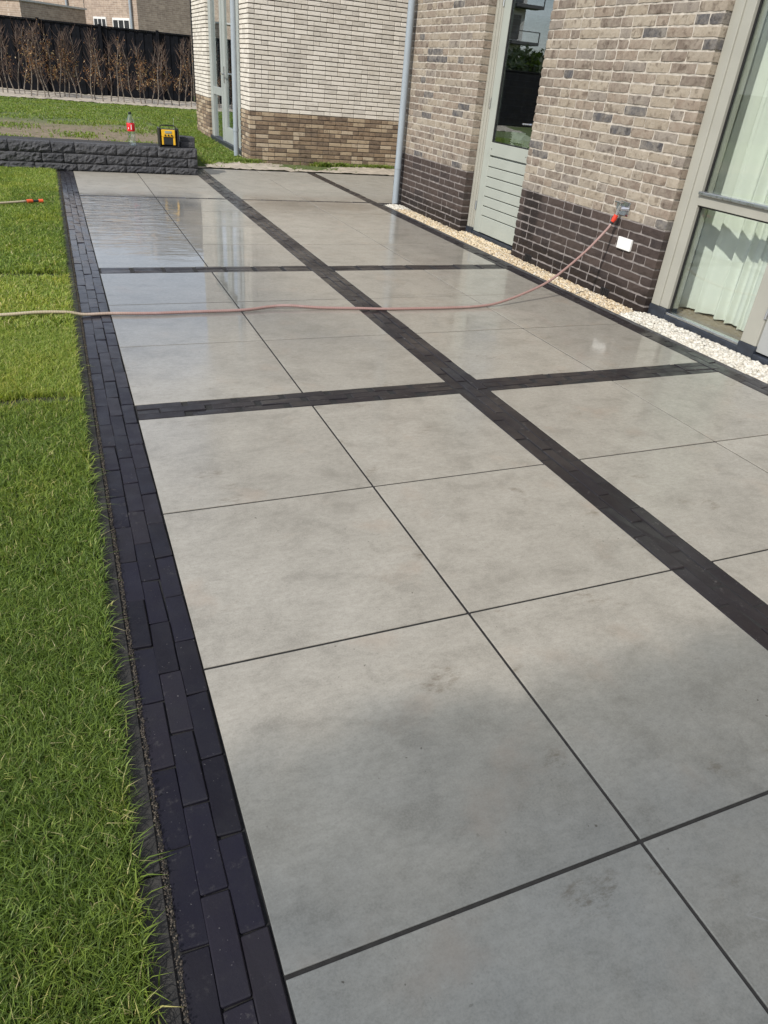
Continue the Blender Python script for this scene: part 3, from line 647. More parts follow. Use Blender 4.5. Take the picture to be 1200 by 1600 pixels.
mk('cap', MB().lathe((bx, by, bz), [(.0, .447), (.025, .447), (.026, .450), (.026, .476), (.024, .480), (.0, .480)], 16), M['cap_black'], bt)
rd = empty('radio', (1.565, 10.0, .412)); tag(rd, 'yellow and black jobsite radio standing on the dark block wall', 'radio')
z = .412
mk('housing', MB().box((1.425, 9.945, z+.012), (1.70, 10.11, z+.262), .018), M['black'], rd)
mk('front_panel', MB().box((1.447, 9.925, z+.148), (1.668, 9.947, z+.258), .008), M['yellow'], rd)
for x0, x1 in ((1.447, 1.478), (1.632, 1.668)): mk('front_pillar', MB().box((x0, 9.927, z+.03), (x1, 9.946, z+.149), .006), M['yellow'], rd)
mk('display', MB().box((1.50, 9.919, z+.205), (1.612, 9.926, z+.240), .002), plain('grey_display', (.30, .33, .27), .25), rd)
for x in (1.505, 1.557, 1.608): mk('knob', MB().cyl((x, 9.926, z+.175), (x, 9.912, z+.175), .014, n=14), M['black'], rd)
gr = MB()
for k in range(6): gr.box((1.483, 9.931, z+.045+k*.016), (1.628, 9.944, z+.052+k*.016))
mk('speaker_grille', gr, plain('dark_grille', (.05, .055, .06), .5), rd)
for x in (1.40, 1.70): mk('bumper', MB().box((x, 9.915, z), (x+.028, 10.13, z+.285), .010), M['black'], rd)
mk('bumper', MB().box((1.428, 9.92, z), (1.70, 10.12, z+.012)), M['black'], rd)
mk('handle', MB().tube([(1.44, 10.03, z+.262), (1.44, 10.03, z+.30), (1.47, 10.03, z+.315), (1.66, 10.03, z+.315), (1.69, 10.03, z+.30), (1.69, 10.03, z+.262)], .009, 8), M['black'], rd)
mk('antenna', MB().cyl((1.67, 10.08, z+.26), (1.675, 10.09, z+.43), .0025, n=6), M['steel'], rd)

# ------------------------------------------------------------------ bricks
def brick_shape(L, D, H, ch, jit, seed, rough):
    rr = random.Random(seed)
    if not rough: return chbox(-L/2, L/2, 0, D, -H/2, H/2, ch, jit, rr)
    vs = []; fs = []; nx_, nz_ = (5 if L > .2 else 3), 2
    for j in range(nz_+1):
        for i in range(nx_+1):
            ed = (i in (0, nx_))+(j in (0, nz_))
            vs.append((-L/2+L*i/nx_+(rr.uniform(-.004, .004)), (.002 if ed == 1 else .004 if ed == 2 else 0)+rr.uniform(-.0045, .0012), -H/2+H*j/nz_+rr.uniform(-.003, .003)))
    W1 = nx_+1
    for j in range(nz_):
        for i in range(nx_): a = j*W1+i; fs.append((a, a+1, a+W1+1, a+W1))
    b = len(vs); vs += [(-L/2, D, -H/2), (L/2, D, -H/2), (L/2, D, H/2), (-L/2, D, H/2)]
    top = [nz_*W1+i for i in range(W1)]; bot = list(range(W1)); lf = [j*W1 for j in range(nz_+1)]; rt = [j*W1+nx_ for j in range(nz_+1)]
    fs += [tuple(top+[b+2, b+3]), tuple(bot[::-1]+[b, b+1]), tuple(lf[::-1]+[b, b+3]), tuple(rt+[b+2, b+1])]
    return vs, [f if k < nx_*nz_ else f for k, f in enumerate(fs)]
def lay(rects, Ls, Lh, H, J, z0, zt, corner=0.):
    """rects: runs (t0,t1,zmin,zmax) along the wall -> list of (t0,t1,zc)"""
    out = []; k = 0; z = z0
    while z < zt:
        for (t0, t1, za, zb) in rects:
            if z+H*.5 < za or z+H*.5 > zb: continue
            t = t0; first = True
            while t < t1-.02:
                l = Ls if random.random() < .72 else Lh
                if first and k % 2: l = Lh
                if first and not k % 2: l = Ls
                first = False
                if t1-t-l < Lh*.6: l = t1-t if t1-t < Ls*1.12 else (t1-t-J)/2
                out.append((t, min(t+l, t1), z+H/2)); t += l+J
        z += H+J; k += 1
    return out
def brick_wall(house, bricks, face, plane, H, D, mats, score, budget, joined, rough=True, jit=.006):
    """face 'x-' looks to -x, 'y-' looks to -y; mats(zc) -> key; joined: dict key->MB"""
    scored = sorted(bricks, key=lambda b: score(b))
    cache = {}
    for n_, (t0, t1, zc) in enumerate(scored):
        L_ = t1-t0; tc_ = (t0+t1)/2; key = mats(zc, tc_); cl = round(L_/.02)*.02; v = random.randrange(4)
        ck = (cl, v)
        if ck not in cache: cache[ck] = brick_shape(cl, D, H, .004, jit, hash(ck) & 0xffff, rough)
        off = random.uniform(-.004, .001)
        if budget > 0 and score((t0, t1, zc)) < 1e8:
            budget -= 1; mk_ = (cl, v, key)
            if mk_ not in MC: MC[mk_] = {}
            d = MC[mk_]
            if house.name not in d: d[house.name] = mesh_of('brick', MB().add(*cache[ck]), M[key+'o'])
            org = (plane+off, tc_, zc) if face == 'x-' else (tc_, plane+off, zc)
            o = link('brick', d[house.name], org, house); o.scale = (L_/cl, 1, 1)
            o.rotation_euler = (0, random.uniform(-.004, .004), -math.pi/2 if face == 'x-' else 0)
        else:
            vs, fs = cache[ck]; s_ = L_/cl
            vv = [((plane+off+p[1], tc_-p[0]*s_, zc+p[2]) if face == 'x-' else (tc_+p[0]*s_, plane+off+p[1], zc+p[2])) for p in vs]
            joined.setdefault(key, MB()).add(vv, fs)
    return budget
MC = {}
def dist(p): return math.dist(p, CAM)

# ---- near house
NX = 4.82; ZT = 3.03
nh = empty('brick_house', (4.82, 3.5, 0)); tag(nh, 'beige brick house with a black brick plinth on the right of the patio', 'house')
CH, CJ = .0685, .018
runs = [(1.55, 4.03, -.06, ZT), (5.43, 7.85, -.06, ZT)]
bl = lay(runs, .298, .146, CH, CJ, .736-CH-CJ-8*(CH+CJ)-.0, ZT)
jn = {}
brick_wall(nh, bl, 'x-', NX, CH, .125, lambda z, t: 'nb' if z > .736 else 'db', lambda b: dist((NX, (b[0]+b[1])/2, b[2])) if b[2] > -.02 else 1e9, 290, jn)
for k, mb in jn.items(): o = mk('brickwork', mb, M[k+'a'], nh, rnd=True); o['kind'] = 'stuff'
def core(mb, y0, y1, z0, z1, x0=NX+.0048): mb.box((x0, y0, z0), (x0+.22, y1, z1))
for a_, b_ in ((1.5585, 4.0215), (5.4385, 7.8415)):
    c1 = MB(); core(c1, a_, b_, .730, ZT-.01); mk('mortar', c1, M['mortar_near'], nh)
    c2 = MB(); core(c2, a_, b_, -.2, .7295); mk('mortar', c2, M['mortar_dark'], nh)
up = MB()
up.box((NX, -7, 3.035), (12, 7.85, 7.6)); up.box((NX, -7, -.2), (5.05, -2.6, 3.03)); up.box((5.06, 7.55, -.2), (12, 7.85, 3.03)); up.box((5.06, -7, -.2), (12, -6.8, 3.03))
mk('wall', up, M['flat_near'], nh)
rf = MB().add([(4.5, -7.3, 7.5), (12.3, -7.3, 7.5), (12.3, 8.1, 7.5), (4.5, 8.1, 7.5), (8.4, -7.3, 10.6), (8.4, 8.1, 10.6)], [(0, 1, 2, 3), (0, 3, 5, 4), (1, 4, 5, 2), (0, 4, 1), (3, 2, 5)]); mk('roof', rf, M['roof'], nh)
mk('interior_wall', MB().box((9.5, -6.8, -.02), (9.6, 7.5, 3.0)).box((5.1, 2.6, -.02), (9.5, 2.7, 3.0)).box((5.052, 1.56, 0), (5.1, 4.0, 3.0)).box((5.052, 5.45, 0), (5.1, 7.5, 3.0)), M['interior'], nh)
mk('interior_floor', MB().box((5.0, -6.8, -.03), (9.5, 7.5, .015)), M['floor_in'], nh)
mk('ceiling', MB().box((5.0, -6.8, 2.98), (9.5, 7.5, 3.02)), M['interior'], nh)
# vents, tap, socket
for yv, zv in ((3.645, .012), (2.162, .008)):
    vn = mk('vent', MB().box((NX-.006, yv-.072, zv-.028), (NX+.004, yv+.072, zv+.044), .003), M['black'], nh)
    sl_ = MB()
    for k in range(4): sl_.box((NX-.010, yv-.055+k*.03, zv-.02), (NX-.0062, yv-.04+k*.03, zv+.036))
    mk('vent_slat', sl_, M['gasket'], vn)

# ---- painted door
DX = 4.93
def bxp(name, a, b, mat, parent, ch=.003): return mk(name, MB().box(a, b, ch), M[mat] if isinstance(mat, str) else mat, parent, org=tuple((a[i]+b[i])/2 for i in range(3)))
fr = empty('door_frame', (4.97, 4.73, 0))
tag(fr, 'sage grey painted outer door frame set between beige brick piers', 'door frame')
bxp('jamb', (DX, 5.375, .05), (DX+.14, 5.425, 2.95), 'frame', fr); bxp('jamb', (DX+.012, 5.325, .05), (DX+.15, 5.374, 2.95), 'frame', fr); bxp('jamb', (DX+.026, 5.290, .05), (DX+.15, 5.324, 2.95), 'frame', fr, .002)
bxp('jamb', (DX, 4.035, .05), (DX+.14, 4.12, 2.95), 'frame', fr)
bxp('head', (DX, 4.035, 2.951), (DX+.14, 5.425, 3.03), 'frame', fr)
bxp('plinth_block', (DX-.012, 5.28, -.03), (DX+.14, 5.428, .049), 'bluestone', fr); bxp('plinth_block', (DX-.012, 4.035, -.03), (DX+.14, 4.13, .049), 'bluestone', fr)
bxp('threshold', (DX+.0, 4.131, -.03), (DX+.14, 5.279, .012), 'bluestone', fr)
dr = empty('garden_door', (4.97, 4.7, .02)); tag(dr, 'pale green grey garden door with a tall glass pane above grooved boards', 'door')
D0 = DX+.030
ya, yb = 5.286, 4.124
for a, b in ((5.13, ya), (yb, 4.22)): bxp('stile', (D0, a, .02), (D0+.055, b, 2.94), 'door', dr)
bxp('top_rail', (D0, 4.2205, 2.80), (D0+.055, 5.1295, 2.94), 'door', dr)
bxp('middle_rail', (D0, 4.2205, .968), (D0+.055, 5.1295, 1.115), 'door', dr)
zb = [.02, .238, .357, .476, .595, .714, .833, .952]
for k in range(7): bxp('board', (D0+.001, 4.2205, zb[k]+.005), (D0+.05, 5.1295, zb[k+1]-.005), 'door', dr, .005)
bxp('panel_back', (D0+.052, 4.2205, .02), (D0+.058, 5.1295, .96), 'greyframe', dr, 0)
bxp('pane', (D0+.022, 4.235, 1.13), (D0+.028, 5.115, 2.79), 'glass_dark', dr, 0)
gk = MB().box((D0+.008, 4.2205, 1.1155), (D0+.020, 5.1295, 1.128)).box((D0+.008, 5.113, 1.128), (D0+.020, 5.1295, 2.80)).box((D0+.008, 4.2205, 1.128), (D0+.020, 4.237, 2.80)); mk('glazing_gasket', gk, M['gasket'], dr)
for zz_ in (.34, 1.54, 2.6): mk('hinge', MB().cyl((D0-.012, 5.288, zz_-.055), (D0-.012, 5.288, zz_+.055), .009, n=10), M['steel'], dr)
h = mk('handle', MB().tube([(D0-.004, 4.19, 1.38), (D0-.055, 4.19, 1.38), (D0-.06, 4.21, 1.38), (D0-.06, 4.36, 1.375)], .010, 10), M['steel'], dr); mk('escutcheon', MB().box((D0-.008, 4.168, 1.27), (D0-.001, 4.212, 1.44), .003), M['steel'], h)
for y_, z_ in ((5.10, 1.04), (4.27, 1.035)): mk('screw_cap', MB().cyl((D0-.004, y_, z_), (D0+.001, y_, z_), .006, n=8), M['gasket'], dr)
# things inside behind the door glass
tb = empty('kitchen_counter', (5.5, 4.7, 0)); tag(tb, 'dark kitchen counter standing inside behind the garden door glass', 'counter')
bxp('cabinet', (5.3, 3.4, .015), (5.85, 5.66, 1.02), 'interior_dark', tb); bxp('worktop', (5.27, 3.35, 1.021), (5.88, 5.68, 1.06), 'interior_dark', tb)
bx_ = empty('cardboard_box', (5.42, 5.35, 1.06)); tag(bx_, 'white printed box standing inside behind the lower door glass', 'box')
bxp('carton', (5.36, 5.20, 1.061), (5.50, 5.50, 1.24), 'white', bx_)
q = MB()
for k in range(5): q.box((5.3585, 5.31, 1.09+k*.026), (5.3597, 5.335+.02*(k % 2), 1.104+k*.026))
mk('print', q, M['black'], bx_)
dk = empty('dish_rack', (5.44, 5.05, 1.06)); tag(dk, 'wire rack of plates standing inside beside the white box', 'dish rack')
for k in range(7): o = mk('plate', MB().cyl((5.36+.0, 4.96+k*.03, 1.15), (5.36, 4.968+k*.03, 1.15), .078, n=18), M['white'], dk)
mk('rack', MB().box((5.28, 4.92, 1.061), (5.46, 5.18, 1.075)).box((5.28, 4.92, 1.12), (5.285, 5.18, 1.126)), M['steel'], dk)

# ---- big window with curtain
WX = 4.883
wf = empty('window_frame', (4.93, .9, 0)); tag(wf, 'tall sage grey window frame with two glass panes and a white curtain behind', 'window')
bxp('post', (WX, 1.44, .075), (WX+.14, 1.545, 3.02), 'frame', wf); bxp('post', (WX+.014, 1.335, .075), (WX+.15, 1.4395, 3.02), 'frame', wf)
bxp('post', (WX, .265, .075), (WX+.14, .425, 3.02), 'frame', wf)
bxp('transom', (WX+.010, .4255, .985), (WX+.13, 1.3345, 1.070), 'frame', wf); bxp('drip_sill', (WX-.022, .4255, 1.0705), (WX+.05, 1.3345, 1.098), 'alu', wf, .006)
bxp('head', (WX, .4255, 2.93), (WX+.13, 1.3345, 3.02), 'frame', wf); bxp('bottom_bead', (WX+.0, .4255, .030), (WX+.06, 1.3345, .052), 'alu', wf)
for z0_, z1_ in ((.052, .984), (1.099, 2.929)):
    bxp('pane', (WX+.062, .4265, z0_), (WX+.070, 1.3335, z1_), 'glass', wf, 0)
    g_ = MB().box((WX+.045, 1.318, z0_), (WX+.060, 1.3345, z1_)).box((WX+.045, .4255, z0_), (WX+.060, .436, z1_)).box((WX+.045, .4365, z1_-.014), (WX+.060, 1.3175, z1_)); mk('glazing_gasket', g_, M['gasket'], wf)
bxp('plinth_block', (WX-.012, 1.33, -.05), (WX+.14, 1.547, .0745), 'bluestone', wf); bxp('plinth_block', (WX-.012, .255, -.05), (WX+.14, .43, .0745), 'bluestone', wf)
bxp('threshold', (WX-.012, .4305, -.05), (WX+.13, 1.3295, .0295), 'bluestone', wf, .006)
dd = empty('patio_door', (4.93, -.4, .03)); tag(dd, 'light grey flush patio door right of the large window', 'door')
bxp('leaf', (WX+.018, -.62, .035), (WX+.07, .262, 2.95), 'greydoor', dd, .004)
for zz_ in (.36, 1.4, 2.5): mk('hinge', MB().cyl((WX-.004, .262, zz_-.055), (WX-.004, .262, zz_+.055), .010, n=10), M['steel'], dd)
h = mk('handle', MB().tube([(WX+.016, -.52, 1.36), (WX-.04, -.52, 1.36), (WX-.045, -.5, 1.36), (WX-.045, -.35, 1.355)], .010, 10), M['steel'], dd)
bxp('threshold', (WX-.012, -.9, -.05), (WX+.13, .2545, .02), 'bluestone', dd, .006); bxp('post', (WX, -.74, .021), (WX+.14, -.6205, 3.02), 'frame', dd)
bw = MB().box((WX, -2.6, -.1), (5.05, -.741, 3.03)); mk('wall', bw, M['flat_near'], nh)
# curtain
cv = []; cf = []; NU = 150; NZ = 14
for j in range(NZ+1):
    zz_ = .035+(2.82-.035)*j/NZ
    for i in range(NU+1):
        u = i/NU; y_ = 1.63-u*.92; ph = u*2*math.pi*5.2+.8*math.sin(u*9)
        a = .036*(1+.35*math.sin(u*5.3))*(1.15-.35*j/NZ); sag = .02*math.sin(ph*.5+1.3)*(1-j/NZ)*.4
        cv.append((5.27+.05*math.sin(u*3)+a*math.sin(ph)+.016*math.sin(ph*2.3+j*.12), y_+.018*math.cos(ph*1.0)+.006*math.sin(j*.9+u*20), zz_+sag*.4))
for j in range(NZ):
    for i in range(NU): a = j*(NU+1)+i; cf.append((a, a+1, a+NU+2, a+NU+1))
ct = empty('curtain', (5.28, 1.15, .03)); tag(ct, 'white floor length curtain hanging inside behind the large window', 'curtain')
mk('curtain_fabric', MB().add(cv, cf), M['curtain'], ct, smooth=True); mk('curtain_rail', MB().box((5.24, -.6, 2.83), (5.30, 1.7, 2.86)), M['alu'], ct)

# ---- tap, hose, socket, downpipe
tp = empty('garden_tap', (4.80, 2.16, .78)); tag(tp, 'steel garden tap on a splash plate above the black plinth', 'tap')
mk('wall_plate', MB().box((NX-.012, 2.085, .755), (NX-.006, 2.235, .878), .002), M['steel'], tp)
mk('tap_body', MB().cyl((NX-.01, 2.16, .815), (NX-.075, 2.16, .815), .021, n=14).cyl((NX-.066, 2.16, .84), (NX-.078, 2.17, .755), .016, .014, 14).cyl((NX-.068, 2.16, .835), (NX-.068, 2.16, .868), .010, n=10), M['steel'], tp, smooth=False)
mk('tap_handle', MB().box((NX-.10, 2.125, .866), (NX-.055, 2.215, .878), .003).box((NX-.026, 2.215, .80), (NX-.020, 2.262, .872), .002), M['steel'], tp)
mk('hose_connector', MB().cyl((NX-.078, 2.17, .757), (NX-.085, 2.175, .722), .022, .024, 14).cyl((NX-.085, 2.175, .722), (NX-.10, 2.18, .690), .026, .018, 14), M['red'], tp)
mk('hose_collar', MB().cyl((NX-.10, 2.18, .690), (NX-.108, 2.183, .672), .020, .017, 14), M['black'], tp)
o = bxp('socket_cover', (NX-.028, 1.925, .462), (NX-.002, 2.125, .570), 'white', None, .004); tag(o, 'square white outdoor socket cover on the black brick plinth', 'socket')
HR = .0118
def cr(pts, n=8):
    P = [np.array(p, float) for p in pts]; P = [2*P[0]-P[1]]+P+[2*P[-1]-P[-2]]; out = []
    for i in range(1, len(P)-2):
        for k in range(n):
            t = k/n; out.append(.5*((2*P[i])+(-P[i-1]+P[i+1])*t+(2*P[i-1]-5*P[i]+4*P[i+1]-P[i+2])*t*t+(-P[i-1]+3*P[i]-3*P[i+1]+P[i+2])*t**3))
    return out+[P[-2]]
hz_ = HR+.002
hp = [(-3.2, 1.55, .05), (-2.2, 1.78, .05), (-1.4, 1.83, .05), (-.755, 1.875, .048), (-.504, 1.907, .05), (-.30, 1.935, .035), (-.19, 1.94, hz_), (.007, 1.945, hz_), (.309, 1.915, hz_), (.602, 1.92, hz_), (1.011, 1.927, hz_), (1.24, 1.975, hz_+.006), (1.405, 1.97, hz_+.012), (1.666, 1.925, hz_), (1.994, 1.87, hz_), (2.214, 1.83, hz_), (2.574, 1.81, hz_), (2.824, 1.80, hz_), (3.091, 1.81, hz_), (3.30, 1.83, .025), (3.527, 1.886, .057), (3.685, 1.926, .09), (3.845, 1.965, .13), (4.004, 2.005, .184), (4.156, 2.043, .262), (4.308, 2.08, .352), (4.462, 2.118, .454), (4.60, 2.155, .56), (4.69, 2.177, .638), (4.713, 2.183, .672)]
hs = empty('garden_hose', (3.2, 1.82, 0)); tag(hs, 'pink garden hose running from the tap across the wet tiles onto the lawn', 'hose')
mk('hose_tube', MB().tube(cr(hp), HR, 10), M['hose'], hs, smooth=True)
h2 = empty('hose_end', (-.7, 6.5, .05)); tag(h2, 'loose cream hose end with orange couplings lying on the far lawn', 'hose')
mk('hose_tube', MB().tube(cr([(-2.6, 5.9, .05), (-1.6, 6.15, .05), (-1.0, 6.38, .05), (-.63, 6.56, .055)]), .013, 8), M['hose'], h2, smooth=True)
mk('coupling', MB().cyl((-.63, 6.56, .055), (-.57, 6.59, .055), .022, n=12), M['orange'], h2); mk('coupling', MB().cyl((-.50, 6.60, .055), (-.45, 6.61, .055), .022, n=12), M['orange'], h2)
mk('coupling_neck', MB().cyl((-.57, 6.59, .055), (-.50, 6.60, .055), .013, n=10), M['cap_black'], h2)
dp = empty('downpipe', (4.72, 7.49, 0)); tag(dp, 'grey blue round downpipe at the far corner of the beige brick house', 'downpipe')
mk('pipe', MB().cyl((4.72, 7.49, -.04), (4.72, 7.49, 7.4), .0505, n=24), M['zinc'], dp, smooth=False)
mk('collar', MB().cyl((4.72, 7.49, .50), (4.72, 7.49, .57), .0555, n=24), M['zinc'], dp)
for z_ in (3.2, 5.4): mk('bracket', MB().cyl((4.72, 7.49, z_), (4.72, 7.49, z_+.03), .056, n=20).box((4.75, 7.48, z_), (4.82, 7.50, z_+.03)), M['steel'], dp)
for o in (dp.children[0], dp.children[1]): o.data.polygons.foreach_set('use_smooth', [len(p.vertices) == 4 for p in o.data.polygons])

# ------------------------------------------------------------------ far house
FX, FY = 3.41, 12.0; FZ = 3.5; FH, FJ = .0625, .0165
fh = empty('white_brick_house', (5.0, 12.0, 0)); tag(fh, 'whitish brick house with a tan brick plinth beyond the end of the patio', 'house')
z00 = .937-12*(FH+FJ)
A = lay([(FX, 8.4, -.02, FZ)], .254, .125, FH, FJ*.55, z00, FZ) if False else None
def lay2(t0, t1, z0, zt, Ls, Lh, H, JH, JV, par, st=.125):
    out = []; k = 0; z = z0
    while z < zt:
        t = t0+(0 if (k+par) % 2 == 0 else st); first = True
        while t < t1-.02:
            l = Ls if random.random() < .7 else Lh
            if first: l = Ls if random.random() < .6 else Lh
            first = False
            if t1-t-l < Lh*.6: l = t1-t if t1-t < Ls*1.15 else (t1-t-JV)/2
            out.append((t, min(t+l, t1), z+H/2)); t += l+JV
        z += H+JH; k += 1
    return out
A = lay2(FX, 8.4, z00, FZ, .250, .122, FH, FJ, .008, 0); B = lay2(FY, 12.83, z00, FZ, .250, .122, FH, FJ, .008, 1)
Cc = lay2(16.36, 18.2, z00, FZ, .250, .122, FH, FJ, .008, 1, 0)
jn = {}; fm = lambda z, t: 'fb' if z > .937 else 'tb'
brick_wall(fh, A, 'y-', FY, FH, .118, fm, lambda b: dist(((b[0]+b[1])/2, FY, b[2])) if b[2] > .0 and b[1] < 6.65 else 1e9, 290, jn, False, .003)
brick_wall(fh, B+Cc, 'x-', FX, FH, .118, fm, lambda b: 0, 0, jn, False, .003)
for k, mb in jn.items(): o = mk('brickwork', mb, M[k+'a'], fh, rnd=True); o['kind'] = 'stuff'
for a_, b_ in (((FX+.010, FY+.010, -.2), (8.4, FY+.2, FZ-.02)), ((FX+.0102, FY+.2005, -.2), (FX+.2, 12.815, FZ-.02)), ((FX+.010, 16.37, -.2), (FX+.2, 18.19, FZ-.02))): mk('mortar', MB().box(a_, b_), M['mortar_far'], fh)
mk('wall', MB().box((FX, FY, FZ+.0), (12, 18.2, 8.6)).box((FX+.21, 18.0, -.2), (12, 18.19, FZ-.01)), M['flat_far'], fh)
mk('lintel', MB().box((FX+.02, 12.84, 3.4), (FX+.2, 16.35, FZ-.002)), M['greyframe'], fh)
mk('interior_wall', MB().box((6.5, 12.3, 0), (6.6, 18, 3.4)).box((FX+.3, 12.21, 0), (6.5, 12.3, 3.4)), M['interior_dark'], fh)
mk('interior_floor', MB().box((FX+.2, 12.3, 0), (6.5, 18, .12)), M['floor_in'], fh)
rf = MB().add([(3.2, 11.7, 8.6), (12.2, 11.7, 8.6), (12.2, 18.5, 8.6), (3.2, 18.5, 8.6), (3.2, 15.1, 12.6), (12.2, 15.1, 12.6)], [(0, 1, 2, 3), (0, 1, 5, 4), (3, 4, 5, 2), (0, 4, 3), (1, 2, 5)]); mk('roof', rf, M['roof'], fh)
X5 = 3.47
fd = empty('terrace_door_set', (3.5, 14.6, .1)); tag(fd, 'grey framed glass door with a narrow sidelight in the whitish brick house', 'door')
for a, b in ((16.05, 16.355), (14.88, 15.04), (12.84, 13.2)): bxp('post', (X5, a, .13), (X5+.13, b, 3.39), 'greyframe', fd)
bxp('transom', (X5+.01, 15.0405, 1.03), (X5+.12, 16.0495, 1.19), 'greyframe', fd)
bxp('threshold', (X5-.05, 12.84, .05), (X5+.13, 16.355, .129), 'bluestone', fd); bxp('base_strip', (X5-.02, 12.84, -.05), (X5+.12, 16.355, .049), 'render', fd)
for a, b in ((14.62, 14.879), (13.2005, 13.45)): bxp('door_stile', (X5+.02, a, .131), (X5+.09, b, 3.3), 'greyframe', fd)
bxp('bottom_rail', (X5+.02, 13.4505, .131), (X5+.09, 14.6195, .44), 'greyframe', fd)
bxp('pane', (X5+.05, 13.4505, .4405), (X5+.06, 14.6195, 3.3), 'glass_dark', fd, 0); bxp('pane', (X5+.05, 15.0405, .135), (X5+.06, 16.0495, 1.029), 'glass_dark', fd, 0); bxp('pane', (X5+.05, 15.0405, 1.191), (X5+.06, 16.0495, 3.38), 'glass_dark', fd, 0)
mk('handle', MB().box((X5+.005, 14.70, 1.30), (X5+.019, 14.76, 1.62), .003).tube([(X5+.01, 14.73, 1.48), (X5-.06, 14.73, 1.48), (X5-.06, 14.50, 1.47)], .013, 8), M['steel'], fd)
o = bxp('reflection_sheet', (X5+.20, 14.10, 2.08), (X5+.21, 14.60, 2.42), plain('yellow_reflection', (.55, .40, .10), .7), None); tag(o, 'yellow sheet added behind the far terrace door glass in place of a reflection', 'sheet')  # added sheet, its yellow stands in for a reflection in the door glass
o = empty('rain_pipe', (3.29, 12.74, 0)); tag(o, 'grey round rain pipe in front of the whitish brick house corner', 'downpipe')
mk('pipe', MB().cyl((3.29, 12.74, -.02), (3.29, 12.74, 8.5), .052, n=20), M['zinc'], o); mk('collar', MB().cyl((3.29, 12.74, .50), (3.29, 12.74, .58), .058, n=20), M['zinc'], o)

# ------------------------------------------------------------------ fence, post, hedge
fn = empty('black_fence', (1, 31, .1)); tag(fn, 'long black stained board fence behind the row of young beeches', 'fence')
FM = mesh_of('board', MB().box((-.091, 0, 0), (.091, .028, 2.30), .004), M['fence'])
xx = -18.0; k = 0
while xx < 5.45:
    if xx > -3.6: o = link('board', FM, (xx, 31+(.028 if k % 2 else 0), .15), fn); o.rotation_euler.z = random.uniform(-.01, .01)
    xx += .168; k += 1
o = mk('board_run', MB().box((-30, 31.0, .15), (-3.6, 31.05, 2.45)), M['fence'], fn)
PMx = mesh_of('post', MB().box((-.055, -.03, 0), (.055, .06, 2.42), .006), M['fence'])
for x in (-4.5, -2.36, -.196, 1.982, 4.133): link('post', PMx, (x, 30.93, .12), fn)
mk('cap_rail', MB().box((-30, 30.96, 2.452), (5.45, 31.09, 2.50)), M['fence'], fn); mk('gravel_board', MB().box((-30, 31.07, .05), (5.45, 31.1, .45)), M['fence'], fn)
o = mk('steel_post', MB().box((5.42, 30.6, 0), (5.53, 30.71, 4.6), .008), M['black'], org=(5.47, 30.65, 0)); tag(o, 'tall thin black post beside the far house corner at the fence end', 'post')
def young_tree(x, y, h, rs, leafy, label):
    rr = random.Random(rs); z0_ = .13
    e = empty('young_beech', (x, y, z0_)); tag(e, label, 'tree', 'young beeches planted along the black fence')
    mb = MB(); pts = []; nseg = 7; dx = rr.uniform(-.24, .24); kx = rr.uniform(.015, .07)
    for k in range(nseg+1):
        t = k/nseg; pts.append((x+dx*t+kx*math.sin(t*9+rs), y+rr.uniform(-.02, .02), z0_-.1+(h+.1)*t))
    mb.tube(pts, [.023*(1-.82*k/nseg) for k in range(nseg+1)], 6)
    tips = []; tw = MB()
    for k in range(rr.randint(34, 48)):
        t = rr.uniform(.16, .97)**.9; i = min(nseg-1, int(t*nseg)); f_ = t*nseg-i; p = Vector(pts[i]).lerp(Vector(pts[i+1]), f_)
        a = rr.uniform(0, 6.28); l = rr.uniform(.15, .60)*(1.15-.5*t); up_ = rr.uniform(.7, 1.7)
        d = Vector((math.cos(a), math.sin(a)*.6, up_)).normalized(); q_ = p+d*l*.5+Vector((rr.uniform(-.02, .02), 0, .0)); r_ = p+d*l+Vector((0, 0, l*.18))
        tw.tube([p, q_, r_], [.0065, .0045, .0022], 4); tips += [q_, r_, p.lerp(r_, .75)]
        if rr.random() < .7:
            d2 = Vector((math.cos(a+1.1), math.sin(a+1.1), up_)).normalized(); s2 = q_+d2*l*.45; tw.tube([q_, q_.lerp(s2, .5), s2], [.005, .004, .0025], 3); tips.append(s2)
    mk('trunk', mb, M['bark'], e); mk('twigs', tw, M['twig'], e)
    n = leafy
    if n:
        c = np.array([tips[rr.randrange(len(tips))][:] for _ in range(n)])
        zc = z0_+h*rr.uniform(.30, .62); keep = np.exp(-((c[:, 2]-zc)/(h*.24))**2) > np.random.default_rng(rs).random(n); c = c[keep]; n = len(c)
        if n:
            g2 = np.random.default_rng(rs+5); c = c+g2.normal(0, .03, (n, 3)); a1 = g2.normal(0, 1, (n, 3)); a1 /= np.linalg.norm(a1, axis=1)[:, None]; b1 = np.cross(a1, g2.normal(0, 1, (n, 3))); b1 /= np.linalg.norm(b1, axis=1)[:, None]
            s_ = g2.uniform(.018, .036, n)[:, None]; V = np.stack([c-a1*s_, c+b1*s_*.55, c+a1*s_, c-b1*s_*.55], 1).reshape(-1, 3)
            V = (V-np.array([x, y, z0_]))*S
            F = np.arange(n*4).reshape(n, 4); o = link('leaves', raw_mesh('leaves', V, F, M['beech_leaf'], np.repeat(g2.random(n), 4), np.ones(n*4)), (x, y, z0_), e); o['kind'] = 'stuff'
